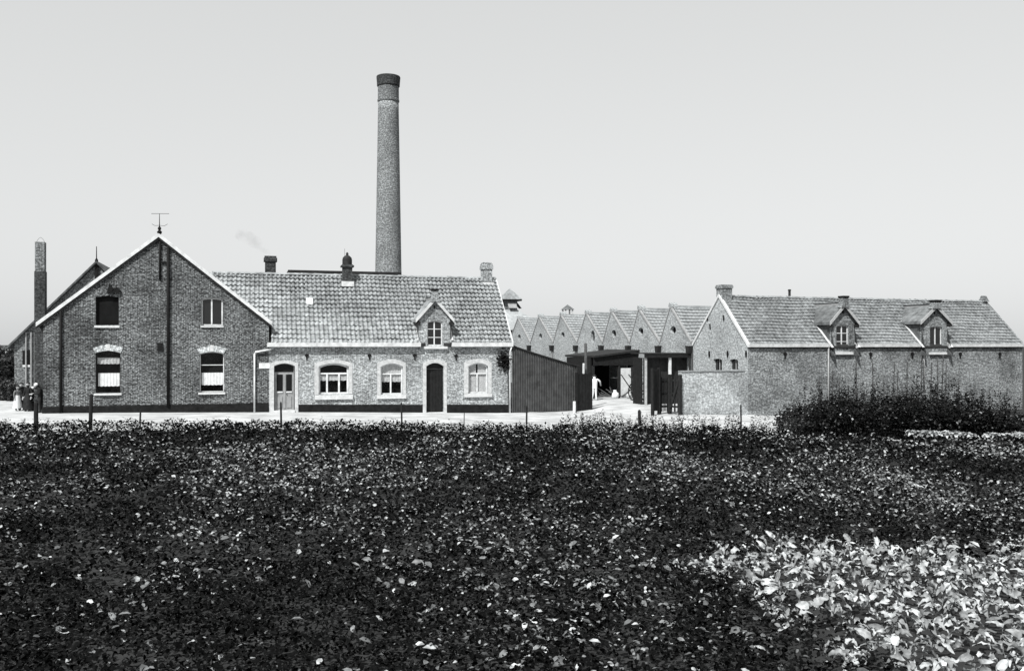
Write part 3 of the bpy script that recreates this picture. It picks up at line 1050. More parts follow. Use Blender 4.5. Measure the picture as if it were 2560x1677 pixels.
for i in range(3):
    MB().box(c3 - .26 + i * .19, c3 - .26 + i * .19 + .12, 3.2, 3.78, F.z(660, c3, 3.5), F.z(660, c3, 3.5) + .07).build('rim_brick', 'brick_row', st)

# ================================================================== SLIM CHIMNEY + BACK HOUSE (far left)
sv = .75
su = F.u(101.5, sv)
sc = F.empty('slim_chimney')
tag(sc, 'tall slim square brick chimney rising beside the left house corner', 'chimney')
ztop = F.z(606, su, sv)
zst = F.z(679, su, sv)
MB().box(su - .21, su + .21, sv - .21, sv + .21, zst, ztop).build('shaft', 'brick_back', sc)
MB().box(su - .235, su + .235, sv - .235, sv + .235, BASE, zst).build('lower_shaft', 'brick_soot', sc)
MB().tube([(su - .2 + .4 * i / 8, sv, ztop - .02 + .26 * math.sin(math.pi * i / 8)) for i in range(9)], .012, 5).build('wire_hoop', 'zinc', sc)

bh = F.empty('back_house')
tag(bh, 'grey brick house with steep dark roof behind the left house', 'house')
bv = 11.0
bu, bz = F.uz(242, 658, bv)
be, bez = F.uz(36, 856, bv)
hwb = bu - be
mbk = MB().wall([(be, BASE), (bu + hwb, BASE), (bu + hwb, bez), (bu, bz - .1), (be, bez)], [], bv, .2)
mbk.add([(be, bv, BASE), (be, bv + 8, BASE), (be, bv + 8, bez), (be, bv, bez)], [(0, 1, 2, 3)])
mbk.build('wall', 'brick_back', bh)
rb_ = MB()
sb = (bz - bez) / hwb
slope_slab(rb_, be - .35, bez - .35 * sb, bu, bz, bv - .25, bv + 8, .14)
slope_slab(rb_, bu + hwb + .35, bez - .35 * sb, bu, bz, bv - .25, bv + 8, .14)
rb_.build('roof', 'tile_dark', bh)
MB().lathe([(.05, bz), (.1, bz + .15), (.03, bz + .3), (.02, bz + 1.0)], bu, bv - .1, 8).build('finial', 'black_iron', bh)
MB().box(bu - .09, bu + .09, bv - .12, bv + .01, bz - 2.5, bz - .15).build('flue_strip', 'plinth', bh)
for p in (66, 79, 88):
    a_ = F.u(p, bv)
    MB().tube([(a_, bv - .08, bez + .6), (a_, bv - .08, -.1)], .05, 6).build('downpipe', 'zinc', bh)
q = rc(60, 72, 968, 973, F, bv)
a_, z_ = F.uz(66, 914, bv)
MB().box(a_ - .2, a_ + .2, bv - .05, bv + .02, z_ - .08, z_ + .05).build('sill', 'white', bh)
MB().box(a_ - .2, a_ + .2, bv - .02, bv + .02, z_ + .05, z_ + .9).build('window', 'glass', bh)

# ================================================================== FACTORY CHIMNEY
fc = empty('factory_chimney', ((971 - 1280) / FPX * 72.0, 72.0, 0))
tag(fc, 'very tall round brick factory chimney with dark flared cap', 'chimney')
sc_ = 72.0 / FPX
zf = lambda py: EYE + (HOR - py) * 71.1 / FPX      # the near rim, not the axis, makes the outline
def cyl_uv(o):
    me = o.data
    uvl = me.uv_layers['UVMap'].data
    for p in me.polygons:
        angs = []
        for li in p.loop_indices:
            v = me.vertices[me.loops[li].vertex_index].co
            angs.append(math.atan2(v.y, v.x))
        if max(angs) - min(angs) > math.pi:
            angs = [a + 2 * math.pi if a < 0 else a for a in angs]
        for li, a in zip(p.loop_indices, angs):
            uvl[li].uv = (a * 0.95, me.vertices[me.loops[li].vertex_index].co.z)
prof = [(1.13, BASE)] + [(((65.5 + (51 - 65.5) * t) / 2) * sc_, zf(689) + (zf(250) - zf(689)) * t) for t in [i / 24 for i in range(25)]]
sh = MB().lathe(prof, 0, 0, 40).build('shaft', 'brick_stack', fc, smooth=True); cyl_uv(sh)
nk = MB().lathe([(25.6 * sc_, zf(250)), (27.2 * sc_, zf(247)), (27.2 * sc_, zf(243)), (26.2 * sc_, zf(241)), (26.0 * sc_, zf(209))], 0, 0, 40).build('neck', 'brick_back', fc, smooth=False); cyl_uv(nk)
cp = MB().lathe([(26.2 * sc_, zf(211)), (28.2 * sc_, zf(208)), (28.6 * sc_, zf(200)), (29.8 * sc_, zf(186)), (29.0 * sc_, zf(184)), (20 * sc_, zf(184)), (19 * sc_, zf(200))], 0, 0, 40).build('cap', 'brick_soot', fc, smooth=False); cyl_uv(cp)
# ================================================================== FLAT HALL BEHIND
fh = F.empty('engine_house')
tag(fh, 'low building with dark roof edge seen above the cottage ridge', 'building')
hv = 14.0
a_, za = F.uz(722, 675, hv); b_, zb = F.uz(945, 683, hv)
MB().box(a_ + .1, b_ + 1.5, hv, hv + 6, BASE, za - .18).build('wall', 'brick_row', fh)
MB().box(a_ - .05, b_ + 1.6, hv - .15, hv + 6.1, za - .18, za).build('roof_edge', 'tar', fh)

# ================================================================== SAWTOOTH HALL
sh_ = FB.empty('workshop_hall')
tag(sh_, 'long workshop with a row of pale sawtooth gables behind the yard', 'factory')
B_ = FB
VAL = [1728, 1650, 1575, 1507, 1443, 1383, 1326, 1272]
APX = [1676, 1597, 1528, 1465, 1402, 1347, 1294.5]
vv = [B_.v(p) for p in VAL]; av = [B_.v(p) for p in APX]
ZV, ZA = 3.55, 5.72
HALL_U = 24.0
outer = [(vv[0], BASE), (vv[-1], BASE), (vv[-1], ZV)]
for i in range(6, -1, -1):
    outer += [(av[i], ZA), (vv[i], ZV)]
VENT = [(1683, 825, 1), (1602, 828, 1), (1534.5, 834, 1.15), (1482, 842, 2.0), (1407, 838, 1.1), (1351, 841, 1.1), (1298, 843, 1.1)]
holes = []
for (p, y, f_) in VENT:
    v_, z_ = B_.vz(p, y)
    holes.append([(v_ + .34 * math.cos(t), z_ + .24 * f_ * math.sin(t)) for t in [2 * math.pi * k / 12 for k in range(12)]])
wm = MB()
polys = [[Vector((p[0], p[1], 0)) for p in outer]] + [[Vector((p[0], p[1], 0)) for p in h] for h in holes]
flat = [p for pl in polys for p in pl]
wm.add([(0, p.x, p.y) for p in flat], [tuple(t) for t in tessellate_polygon(polys)])
for h in holes:
    n = len(h)
    wm.add([(0, p[0], p[1]) for p in h] + [(.25, p[0], p[1]) for p in h], [(i, (i + 1) % n, n + (i + 1) % n, n + i) for i in range(n)])
hw_ = wm.build('gable_wall', 'brick_hall', sh_)
for h in holes:
    MB().prism(h, 'x', .2, .24).build('vent_opening', 'shade', hw_)
# roofs: each tooth a near slope (tiled) and a steep far slope
class VFrame:
    pass
for i in range(7):
    nv, ap, fv = vv[i], av[i], vv[i + 1]
    rt = MB()
    rt.prism([(nv + .02, ZV - .1), (ap, ZA - .1), (ap, ZA), (nv + .02, ZV)], 'x', .12, HALL_U)
    rt.prism([(fv - .02, ZV - .1), (ap, ZA - .1), (ap, ZA), (fv - .02, ZV)], 'x', .12, HALL_U)
    ro = rt.build('tooth_roof', 'felt', sh_)
    vis = 9.0
    tiled(ro, .14, vis, nv + .03, ZV + .02, ap, ZA + .02, .25, 11, 'tile_far', jit=.01, relief=.36)
    MB().box(.1, vis, ap - .1, ap + .1, ZA - .02, ZA + .13).build('ridge_cap', 'tile_far', ro)
    # pale coping on the gable edge
    for (e0, e1) in ((nv, ap), (fv, ap)):
        MB().prism([(e0, ZV - .02), (e1, ZA - .02), (e1, ZA + .11), (e0, ZV + .11)], 'x', -.04, .115).build('coping', 'zinc', ro)
    MB().prism([(ap - .16, ZA + .03), (ap + .18, ZA + .03), (ap + .12, ZA + .2), (ap, ZA + .32), (ap - .12, ZA + .2)], 'x', -.05, .42).build('apex_stone', 'brick_hall', ro)
    # rainwater head in the valley
    rh = MB().prism([(nv - .22, ZV - .15), (nv + .22, ZV - .15), (nv + .12, ZV - .6), (nv - .12, ZV - .6)], 'x', -.28, -.01).build('rain_head', 'tar', sh_)
    MB().tube([(-.1, nv, ZV - .55), (-.1, nv, ZV - 1.9)], .05, 6).build('downpipe', 'zinc' if i > 2 else 'tar', rh)
# small ridge lantern
lz = ZA; lv = B_.v(1419, 1.2)
ln = B_.empty('roof_lantern')
tag(ln, 'small open lantern with pointed roof on the sawtooth ridges', 'roof lantern')
lu = 1.2
lt = B_.z(761, lu, lv); lb = B_.z(790, lu, lv)
for sx_ in (-1, 1):
    for sy_ in (-1, 1):
        MB().box(lu + sx_ * .3 - .05, lu + sx_ * .3 + .05, lv + sy_ * .3 - .05, lv + sy_ * .3 + .05, lb - .5, lt - .4).build('post', 'stone', ln)
MB().add([(lu - .42, lv - .42, lt - .42), (lu + .42, lv - .42, lt - .42), (lu + .42, lv + .42, lt - .42), (lu - .42, lv + .42, lt - .42), (lu, lv, lt)],
         [(0, 1, 4), (1, 2, 4), (2, 3, 4), (3, 0, 4), (3, 2, 1, 0)]).build('roof', 'tile_dormer', ln)
MB().box(lu - .4, lu + .4, lv - .4, lv + .4, lb - .6, lb - .1).build('base', 'stone', ln)

# ================================================================== VENTILATION TOWER
KY = 92.0
kt = empty('ventilation_tower', ((1274 - 1280) / FPX * KY, KY, 0), R(18))
tag(kt, 'square ventilation tower with pyramid cap and open flaps behind the cottage', 'tower')
ks = KY / FPX
kz = lambda py: EYE + (HOR - py) * ks
def pyr(h0, z0, h1, z1):
    return MB().add([(-h0, -h0, z0), (h0, -h0, z0), (h0, h0, z0), (-h0, h0, z0), (-h1, -h1, z1), (h1, -h1, z1), (h1, h1, z1), (-h1, h1, z1)],
                    [(0, 1, 5, 4), (1, 2, 6, 5), (2, 3, 7, 6), (3, 0, 4, 7), (4, 5, 6, 7), (3, 2, 1, 0)])
pyr(1.03, kz(749), .05, kz(722)).build('cap_roof', 'tile_barn', kt)
pyr(.98, kz(753), 1.0, kz(749.2)).build('eaves', 'tar', kt)
pyr(.62, kz(790), .62, kz(753)).build('body', 'brick_barn', kt)
for k in range(4):
    fl = MB().add([(-.45, -.66, kz(757)), (.45, -.66, kz(757)), (.45, -1.12, kz(770)), (-.45, -1.12, kz(770)), (-.45, -.70, kz(757)), (.45, -.70, kz(757)), (.45, -1.15, kz(771)), (-.45, -1.15, kz(771))],
                  [(0, 1, 2, 3), (4, 7, 6, 5), (0, 4, 5, 1), (2, 6, 7, 3), (1, 5, 6, 2), (3, 7, 4, 0)]).build('flap', 'zinc' if k % 2 == 0 else 'wood', kt)
    fl.rotation_euler = (0, 0, k * math.pi / 2)
pyr(3.4, kz(826), .66, kz(775)).build('lower_roof', 'tile_far', kt)
pyr(3.2, BASE, 3.2, kz(826)).build('wall', 'brick_barn', kt)

# ================================================================== BARN (right)
bn = B_.empty('barn')
tag(bn, 'long brick barn with tiled roof, two brick dormers and white eaves board', 'barn')
BL = B_.u(2556); BD = B_.v(1733)
zbe = 3.42; zbr = B_.z(743, 0, BD / 2)
dn = [dict(w=rc(2090, 2121, 812, 877, B_), x=rc(2076, 2135.5, 805, 870, B_), apex=766, pin=740, sill=rc(2083, 2129, 879, 886, B_)),
      dict(w=rc(2324, 2355, 815.5, 865, B_), x=rc(2302, 2367, 806, 870, B_), apex=769, pin=750.5, sill=rc(2321, 2363, 880, 886, B_))]
wm = MB()
# gable end with two small windows
gw = []
for (p0, p1, t, b) in ((1783.8, 1804.8, 896, 926), (1824.7, 1845, 897, 923)):
    a_ = B_.v(p0); c_ = B_.v(p1)
    gw.append((min(a_, c_), max(a_, c_), B_.z(b, 0, a_), B_.z(t, 0, a_)))
outer = [(0, BASE), (BD, BASE), (BD, zbe), (BD / 2, zbr), (0, zbe)]
holes = [arch(q[0], q[1], q[2], q[3], .06) for q in gw]
polys = [[Vector((p[0], p[1], 0)) for p in outer]] + [[Vector((p[0], p[1], 0)) for p in h] for h in holes]
flat = [p for pl in polys for p in pl]
wm.add([(0, p.x, p.y) for p in flat], [tuple(t) for t in tessellate_polygon(polys)])
for h in holes:
    n = len(h)
    wm.add([(0, p[0], p[1]) for p in h] + [(.2, p[0], p[1]) for p in h], [(i, (i + 1) % n, n + (i + 1) % n, n + i) for i in range(n)])
wm.build('gable_wall', 'brick_hall', bn)  # paler than the long wall: stronger sunlight put into the brick colour
wm = MB().wall([(0, BASE), (BL, BASE), (BL, zbe), (0, zbe)], [], 0.0, .2)
wm.add([(BL, 0, BASE), (BL, BD, BASE), (BL, BD, zbe), (BL, BD / 2, zbr), (BL, 0, zbe)], [(0, 1, 2, 3, 4)])
wm.add([(0, BD, BASE), (BL, BD, BASE), (BL, BD, zbe), (0, BD, zbe)], [(0, 1, 2, 3)])
wm.build('wall', 'brick_barn', bn)
for (q, h) in zip(gw, holes):
    gwo = MB().prism(h, 'x', .15, .2).build('window', 'glass', bn)
    MB().box(.13, .148, (q[0] + q[1]) / 2 - .02, (q[0] + q[1]) / 2 + .02, q[2], q[3]).build('mullion', 'wood_pale', gwo)
tb = (zbr - zbe) / (BD / 2)
rs = MB()
rs.prism([(-.06, zbe - .14), (BD / 2, zbr - .12), (BD / 2, zbr - .03), (-.06, zbe - .05)], 'x', .08, BL)
rs.prism([(BD + .06, zbe - .14), (BD / 2, zbr - .12), (BD / 2, zbr - .03), (BD + .06, zbe - .05)], 'x', .08, BL)
br_ = rs.build('roof', 'felt', bn)
dcs = []
for d in dn:
    cx = (d['x'][0] + d['x'][1]) / 2; hw = (d['x'][1] - d['x'][0]) / 2
    ap_z = B_.z(d['apex'], cx, -.05)
    dcs.append((cx, hw, ap_z))
def keep_barn(u, y, z):
    for cx, hw, apz in dcs:
        if abs(u - cx) < hw and z < apz - abs(u - cx):
            return False
    return True
tiled(br_, .1, BL, -.08, zbe + .0, BD / 2, zbr + .0, .24, 15, 'tile_barn', keep_barn, jit=.012)
ridge_caps(br_, .4, BL - .3, BD / 2, zbr + .05, .13, 'tile_barn', .4)
for (e0, e1, z0_, z1_) in ((-.06, BD / 2, zbe - .08, zbr), (BD + .06, BD / 2, zbe - .08, zbr)):
    MB().prism([(e0, z0_ + .0), (e1, z1_ + .0), (e1, z1_ + .17), (e0, z0_ + .17)], 'x', -.07, .085).build('coping', 'stone', br_)
    MB().prism([(e0, z0_), (e1, z1_), (e1, z1_ + .14), (e0, z0_ + .14)], 'x', BL + .002, BL + .12).build('coping', 'brick_barn', br_)
MB().prism([(BD / 2 - .25, zbr + .05), (BD / 2 + .25, zbr + .05), (BD / 2, zbr + .42)], 'x', BL - .3, BL + .14).build('apex_stone', 'brick_barn', br_)
ch = brick_stack(bn, 'chimney', .32, BD / 2 + .0, .62, .62, zbr - .9, B_.z(712.5, .3, BD / 2), .2, 'brick_barn', capw=.05)
a_ = B_.u(1976.5, BD / 2)
MB().lathe([(.07, zbr - .1), (.07, zbr + .45), (.09, zbr + .46), (.09, zbr + .52), (.05, zbr + .54)], a_, BD / 2 + .1, 8).build('vent_pipe', 'tar', br_)
eb0, eb1 = zbe - .08, zbe + .09
cuts = [(-.02, dn[0]['x'][0] - .02), (dn[0]['x'][1] + .02, dn[1]['x'][0] - .02), (dn[1]['x'][1] + .02, BL + .1)]
for (a, b) in cuts:
    MB().prism([(-.16, eb0), (-.004, eb0), (-.004, eb1), (-.18, eb1)], 'x', a, b).build('eaves_board', 'white', bn)
def slope_barn(z):
    return (z - zbe) / tb
for d, (cx, hw, apz) in zip(dn, dcs):
    wq = d['w']; sq = d['sill']
    bars = [(wq[0], wq[1], wq[2] + (wq[3] - wq[2]) * t) for t in ((.36, .68) if d is dn[0] else ())]
    dormer(bn, B_, cx, hw, zbe - .55, B_.z(803, cx) + .0, apz, wq, None, .05, 'tile_dormer', 'brick_barn', .34 if d is dn[0] else .42, B_.z(d['pin'], cx),
           [(wq[0] + wq[1]) / 2], bars, (sq[0], sq[1], sq[2], sq[3], .12), 'wood_pale', slope_barn)
for p in (1962, 2072, 2176, 2280, 2400, 2499):
    a_, z_ = B_.uz(p, 888)
    anchor(bn, a_, z_, 0.0, .36)
for p in (1774, 1820, 1866):
    v_, z_ = B_.vz(p, 885)
    MB().prism([(v_ - .03, z_ - .18), (v_ + .03, z_ - .18), (v_ + .07, z_), (v_ + .03, z_ + .18), (v_ - .03, z_ + .18), (v_ - .07, z_)], 'x', -.05, .02).build('wall_anchor', 'black_iron', bn)
for (p, y) in ((1770, 795), (1810, 795), (1776, 816)):
    v_, z_ = B_.vz(p, y)
    MB().prism([(v_ - .05, z_ - .14), (v_ + .01, z_ - .16), (v_ + .06, z_ + .1), (v_ + .0, z_ + .16)], 'x', -.05, .02).build('wall_anchor', 'black_iron', bn)
for p in (2068.6, 2307):
    a_ = B_.u(p)
    MB().tube([(a_, -.09, zbe - .06), (a_, -.08, -.5)], .045, 8).build('downspout', 'zinc', bn, smooth=True)

# ================================================================== YARD WALL
yw = B_.empty('yard_wall')
tag(yw, 'whitewashed brick yard wall running from the gate to the barn corner', 'wall')
wa = B_.u(1703)
MB().box(wa, -.004, 0.02, .3, BASE, 2.06).build('wall', 'brick_wash', yw)
n = int((0 - wa) / .24)
cm = MB().box(0, .225, -.02, .34, 0, .075).build('coping_brick', 'brick_wash', yw, bevel=.008)
cm.location = (wa + .01, 0, 2.062)
for i in range(1, n):
    o = cm.copy(); C.objects.link(o); o.parent = yw
    o.location = (wa + .01 + i * .24, random.uniform(-.008, .008), 2.062 + random.uniform(-.006, .012))

# ================================================================== CORRUGATED SHED
cs = F.empty('corrugated_shed')
tag(cs, 'dark corrugated iron lean-to shed at the right end of the cottage', 'shed')
s0 = cr + .05; s1 = F.u(1442, -.1)
zs0 = F.z(864, s0); zs1 = F.z(915, s1)
mb = MB()
pitch = .1; n = int((s1 - s0) / pitch * 6)
top = lambda x: zs0 + (zs1 - zs0) * ((x - s0) / (s1 - s0)) ** 0.9
for i in range(n + 1):
    x = s0 + (s1 - s0) * i / n
    y = -.1 + .034 * math.cos(2 * math.pi * i / 6)
    mb.v += [(x, y, -.9), (x, y, top(x))]
for i in range(n):
    mb.f.append((2 * i, 2 * i + 2, 2 * i + 3, 2 * i + 1))
mb.build('front_sheet', 'corrugated', cs)
mb = MB()
mb.add([(s1, -.1, -.9), (s1, 3.6, -.9), (s1, 3.6, zs1), (s1, -.1, zs1)], [(0, 1, 2, 3)])
mb.build('side_sheet', 'tar', cs)
nr = 12
rfm = MB()
for i in range(nr + 1):
    x = s0 + (s1 + .15 - s0) * i / nr
    rfm.v += [(x, -.2, top(min(x, s1)) + .0), (x, 3.6, top(min(x, s1)) + .0), (x, -.2, top(min(x, s1)) + .05), (x, 3.6, top(min(x, s1)) + .05)]
for i in range(nr):
    a = 4 * i
    rfm.f += [(a, a + 4, a + 5, a + 1), (a + 2, a + 3, a + 7, a + 6), (a, a + 2, a + 6, a + 4), (a + 1, a + 5, a + 7, a + 3)]
rfm.build('roof', 'tar', cs)
MB().tube([(s1 + .03, -.14, -.9), (s1 + .03, -.14, zs1 - .05)], .04, 6).build('corner_post', 'wood_dark', cs)

# ================================================================== GATES AND POLES
def gate_leaf(name, label, p0, p1, z0, z1, boards, mat, brace=False, solid=True):
    """plank gate from p0 to p1 (world xy): posts, rails and boards as parts"""
    a = Vector((p0[0], p0[1])); b = Vector((p1[0], p1[1])); L = (b - a).length
    g = empty(name, (p0[0], p0[1], 0), math.atan2(b.y - a.y, b.x - a.x))
    tag(g, label, 'gate')
    wd = L / boards
    for i in range(boards):
        gap = .008 if solid else wd * .3
        MB().box(i * wd + gap, (i + 1) * wd - gap, -.015, .015, z0 + random.uniform(0, .03), z1 + random.uniform(-.03, .03)).build('board', mat, g)
    for t in (.15, .52, .88):
        MB().box(0, L, .017, .07, z0 + (z1 - z0) * t - .05, z0 + (z1 - z0) * t + .05).build('rail', mat, g)
    if brace:
        MB().prism([(0.05, z0 + .25), (.17, z0 + .2), (L - .02, z0 + (z1 - z0) * .84), (L - .12, z0 + (z1 - z0) * .88)], 'y', -.07, -.017).build('brace', mat, g)
    for x in (0, L):
        MB().box(x - .07, x + .07, -.06, .08, z0 - .6, z1 + .08).build('post', mat, g)
    return g

def wp(px, Y):
    return ((px - 1280) / FPX * Y, Y)
def zy(py, Y):
    return EYE + (HOR - py) * Y / FPX

p0 = wp(1441.5, 50.6); p1 = wp(1477, 51.2)
gate_leaf('yard_gate_leaf', 'tall black plank gate leaf standing open beside the corrugated shed', p0, p1, zy(1036, 50.8), zy(934, 50.8), 5, 'tarboard')
p0 = wp(1632, 46.0); p1 = wp(1648, 46.6)
gate_leaf('board_gate', 'narrow solid dark board gate leaf at the left of the open picket gate', p0, p1, zy(1028, 46), zy(924, 46), 2, 'tarboard')
p0 = wp(1649, 46.9); p1 = wp(1673, 47.3)
gate_leaf('picket_gate', 'dark picket gate leaf with pale gaps between two taller gates', p0, p1, zy(1029, 47), zy(944, 47), 7, 'tarboard', solid=False)
p0 = wp(1674, 46.8); p1 = wp(1700, 46.2)
gate_leaf('braced_gate', 'open framed gate leaf with diagonal brace against the whitewashed wall', p0, p1, zy(1030, 46.5), zy(940, 46.5), 3, 'wood_dark', brace=True, solid=False)

def post(px, top, Y, r, label, mat='wood_dark', lean=0.0, name='fence_post', point=True, group=None):
    x, y = wp(px, Y)
    g = gz(x, y)
    zt = zy(top, Y)
    pts = [(0, 0, -.3), (lean * .5, 0, (zt - g) * .5), (lean, .02, zt - g - .06), (lean, .02, zt - g)]
    o = MB().tube(pts, [r, r * .95, r * .9, r * (.35 if point else .8)], 8).build(name, mat, None)
    o.location = (x, y, g); tag(o, label, 'post' if name != 'leaning_pole' else 'pole', group)
    return o

post(1465, 857, 52.0, .09, 'tall tapering dark pole behind the black gate leaf', 'wood', -.02, 'leaning_pole')
post(1457, 908, 51.6, .07, 'short whitewashed gate pillar beside the corrugated shed', 'stone', 0.05, 'gate_pillar', False)
post(1436, 1003, 49.6, .09, 'low pale stone post at the foot of the corrugated shed', 'stone', 0.0, 'guard_stone', False)
FP = [(90.5, 1003, .09, 'thick dark post in front of the slim chimney'), (226, 984, .08, 'tall dark field post under the lower left window of the gable house'),
      (350, 1022, .04, 'thin stake before the left house plinth'), (703.5, 1004, .045, 'thin dark post before the panelled white-framed door'),
      (1005, 1005, .04, 'thin post before the middle cottage window with two panes'), (1160, 1030, .02, 'little stick in the road right of the black door'),
      (1316, 1013, .04, 'thin post before the corrugated shed'), (1600, 1024, .075, 'short dark post before the yard entrance'),
      (1853, 1010, .035, 'thin weathered stake in front of the yard wall near the barn')]
for (px, t, r, lab) in FP:
    Y = float(edge_y(wp(px, 37.5)[0])) + .15
    post(px, t, Y, r, lab, 'wood_dark', random.uniform(-.03, .03), group='posts along the field edge')

# ================================================================== OPEN SHEDS IN THE YARD
oa = B_.empty('open_shed')
tag(oa, 'dark open-fronted lean-to shed with sloping roof at the back of the yard', 'shed')
av0 = B_.v(1596)
ua = B_.u(1482, av0)
zr_, zl_ = B_.z(874, 0, av0), B_.z(889, ua, av0)
zbl = B_.z(914, ua, av0)
MB().prism([(ua, zl_ - .12), (-.02, zr_ - .12), (-.02, zr_), (ua, zl_)], 'y', av0 - .2, av0 + 4.5).build('roof', 'tar', oa)
for i in range(9):
    w0 = ua + (-.02 - ua) * i / 9; w1 = ua + (-.02 - ua) * (i + 1) / 9
    MB().prism([(w0 + .006, zbl + .02 * (i % 2)), (w1 - .006, zbl + .02 * (i % 2)), (w1 - .006, zl_ + (zr_ - zl_) * (i + 1) / 9 - .13), (w0 + .006, zl_ + (zr_ - zl_) * i / 9 - .13)], 'y', av0 - .03, av0 + .0).build('fascia_board', 'tarboard', oa)
MB().box(ua + .05, -.03, av0 + 4.2, av0 + 4.3, BASE, zl_ - .14).build('back_wall', 'tarboard', oa)
MB().box(ua + .02, ua + .1, av0 + .4, av0 + 4.2, BASE, zl_ - .14).build('side_wall', 'tarboard', oa)
for p in (1484, 1548):
    a_ = B_.u(p, av0)
    MB().box(a_ - .07, a_ + .07, av0 - .0, av0 + .14, BASE, zbl).build('post', 'wood_dark', oa)
q = rc(1553, 1578, 920, 992, B_, av0)
MB().box(q[0], q[1], av0 + .05, av0 + .12, BASE, q[3]).build('sunlit_wall_standin', 'stone', oa)  # added bright panel standing in for the sunlit wall seen through the shed
MB().box(q[1] + .02, -.03, av0 + .03, av0 + .1, BASE, zbl).build('side_panel', 'tar', oa)
a_, z_ = B_.uz(1533, 943, av0 + 1.0)
MB().box(a_ - .18, a_ + .18, av0 + .6, av0 + .9, z_ - .04, z_).build('shelf', 'white', oa)

ob = B_.empty('flat_shed')
tag(ob, 'dark flat-roofed shed against the gable wall beside the gates', 'shed')
bv0 = BD + .3
ub = B_.u(1609, bv0)
zt_b = B_.z(882, -1.5, bv0); zf_b = B_.z(894, -1.5, bv0)
MB().box(ub, -.02, bv0 - .15, bv0 + 1.6, zt_b - .06, zt_b).build('roof', 'tar', ob)
MB().box(ub + .02, -.02, bv0 - .12, bv0 - .05, zf_b, zt_b - .062).build('fascia', 'tarboard', ob)
n = 11
for i in range(n):
    a = ub + .18 + (-.02 - ub - .18) * i / n; b = ub + .18 + (-.02 - ub - .18) * (i + 1) / n
    MB().box(a + .006, b - .006, bv0 + .35 + .01 * (i % 2), bv0 + .40, BASE, zf_b).build('board', 'tar', ob)
MB().box(ub + .1, ub + .16, bv0 + .42, bv0 + 1.5, BASE, zf_b).build('side_wall', 'tarboard', ob)
for (p, m_, r_) in ((1615, 'wood_pale', .05), (1675, 'white', .07)):
    a_ = B_.u(p, bv0)
    MB().box(a_ - r_, a_ + r_, bv0 - .04, bv0 + .08, BASE, zf_b).build('post', m_, ob)

# hand cart with its wheel and shafts, standing at the shed corner
def cart(px, Y, label):
    x, y = wp(px, Y); g = gz(x, y)
    c = empty('hand_cart', (x, y, g), R(25)); tag(c, label, 'cart')
    for sg in (-1, 1):
        wh = MB()
        nseg = 20
        rim = [(sg * .42, .52 * math.cos(2 * math.pi * i / nseg), .55 + .52 * math.sin(2 * math.pi * i / nseg)) for i in range(nseg + 1)]
        wh.tube(rim, .035, 6, cap=False)
        for k in range(8):
            t = math.pi * 2 * k / 8
            wh.tube([(sg * .42, 0, .55), (sg * .42, .5 * math.cos(t), .55 + .5 * math.sin(t))], .02, 5)
        wh.lathe([(.06, .5), (.06, .6)], sg * .42, 0, 8)
        wh.build('wheel', 'wood_dark', c)
        MB().tube([(sg * .3, -.6, .55), (sg * .3, .5, .75), (sg * .28, 1.6, 1.55)], .035, 6).build('shaft', 'wood_dark', c)
    MB().box(-.34, .34, -.7, .6, .62, .68).build('bed', 'wood_dark', c)
    MB().box(-.34, .34, -.72, -.69, .68, .95).build('tailboard', 'wood_pale', c)
    return c
cart(1597, 56.3, 'dark two-wheeled hand cart tipped back beside the pale shed post')

# sacks and junk on the yard floor before the open shed
def sack(px, py, Y, s_, mat, label):
    x, y = wp(px, Y)
    o = MB().lathe([(.02, 0), (.26, .02), (.3, .2), (.26, .42), (.12, .56), (.15, .66), (.05, .68)], 0, 0, 12).build('sack', mat, None, smooth=True)
    for v in o.data.vertices:
        v.co.x += .04 * math.sin(v.co.z * 9 + px); v.co.y += .04 * math.cos(v.co.z * 7 + px)
    o.scale = (s_, s_, s_); o.location = (x, y, gz(x, y)); tag(o, label, 'sack')
sack(1538, 985, 58.5, .8, 'curtain', 'pale filled sack on the yard floor before the open shed')
sack(1573, 985, 58.3, .65, 'lace', 'small greyish sack at the foot of the stand-in for the sunlit wall')
x, y = wp(1520, 58.7)
hp = MB()
for k in range(16):
    a = random.uniform(-1.2, 1.2); b_2 = random.uniform(-.2, .3)
    hp.tube([(a, b_2, .04 + random.random() * .1), (a + random.uniform(-.9, .9), b_2 + random.uniform(-.2, .2), random.uniform(.15, .75))], .03, 5)
o = hp.build('brushwood_heap', 'wood', None); o.location = (x, y, gz(x, y))
tag(o, 'tangled heap of sticks on the ground before the open shed', 'wood pile')


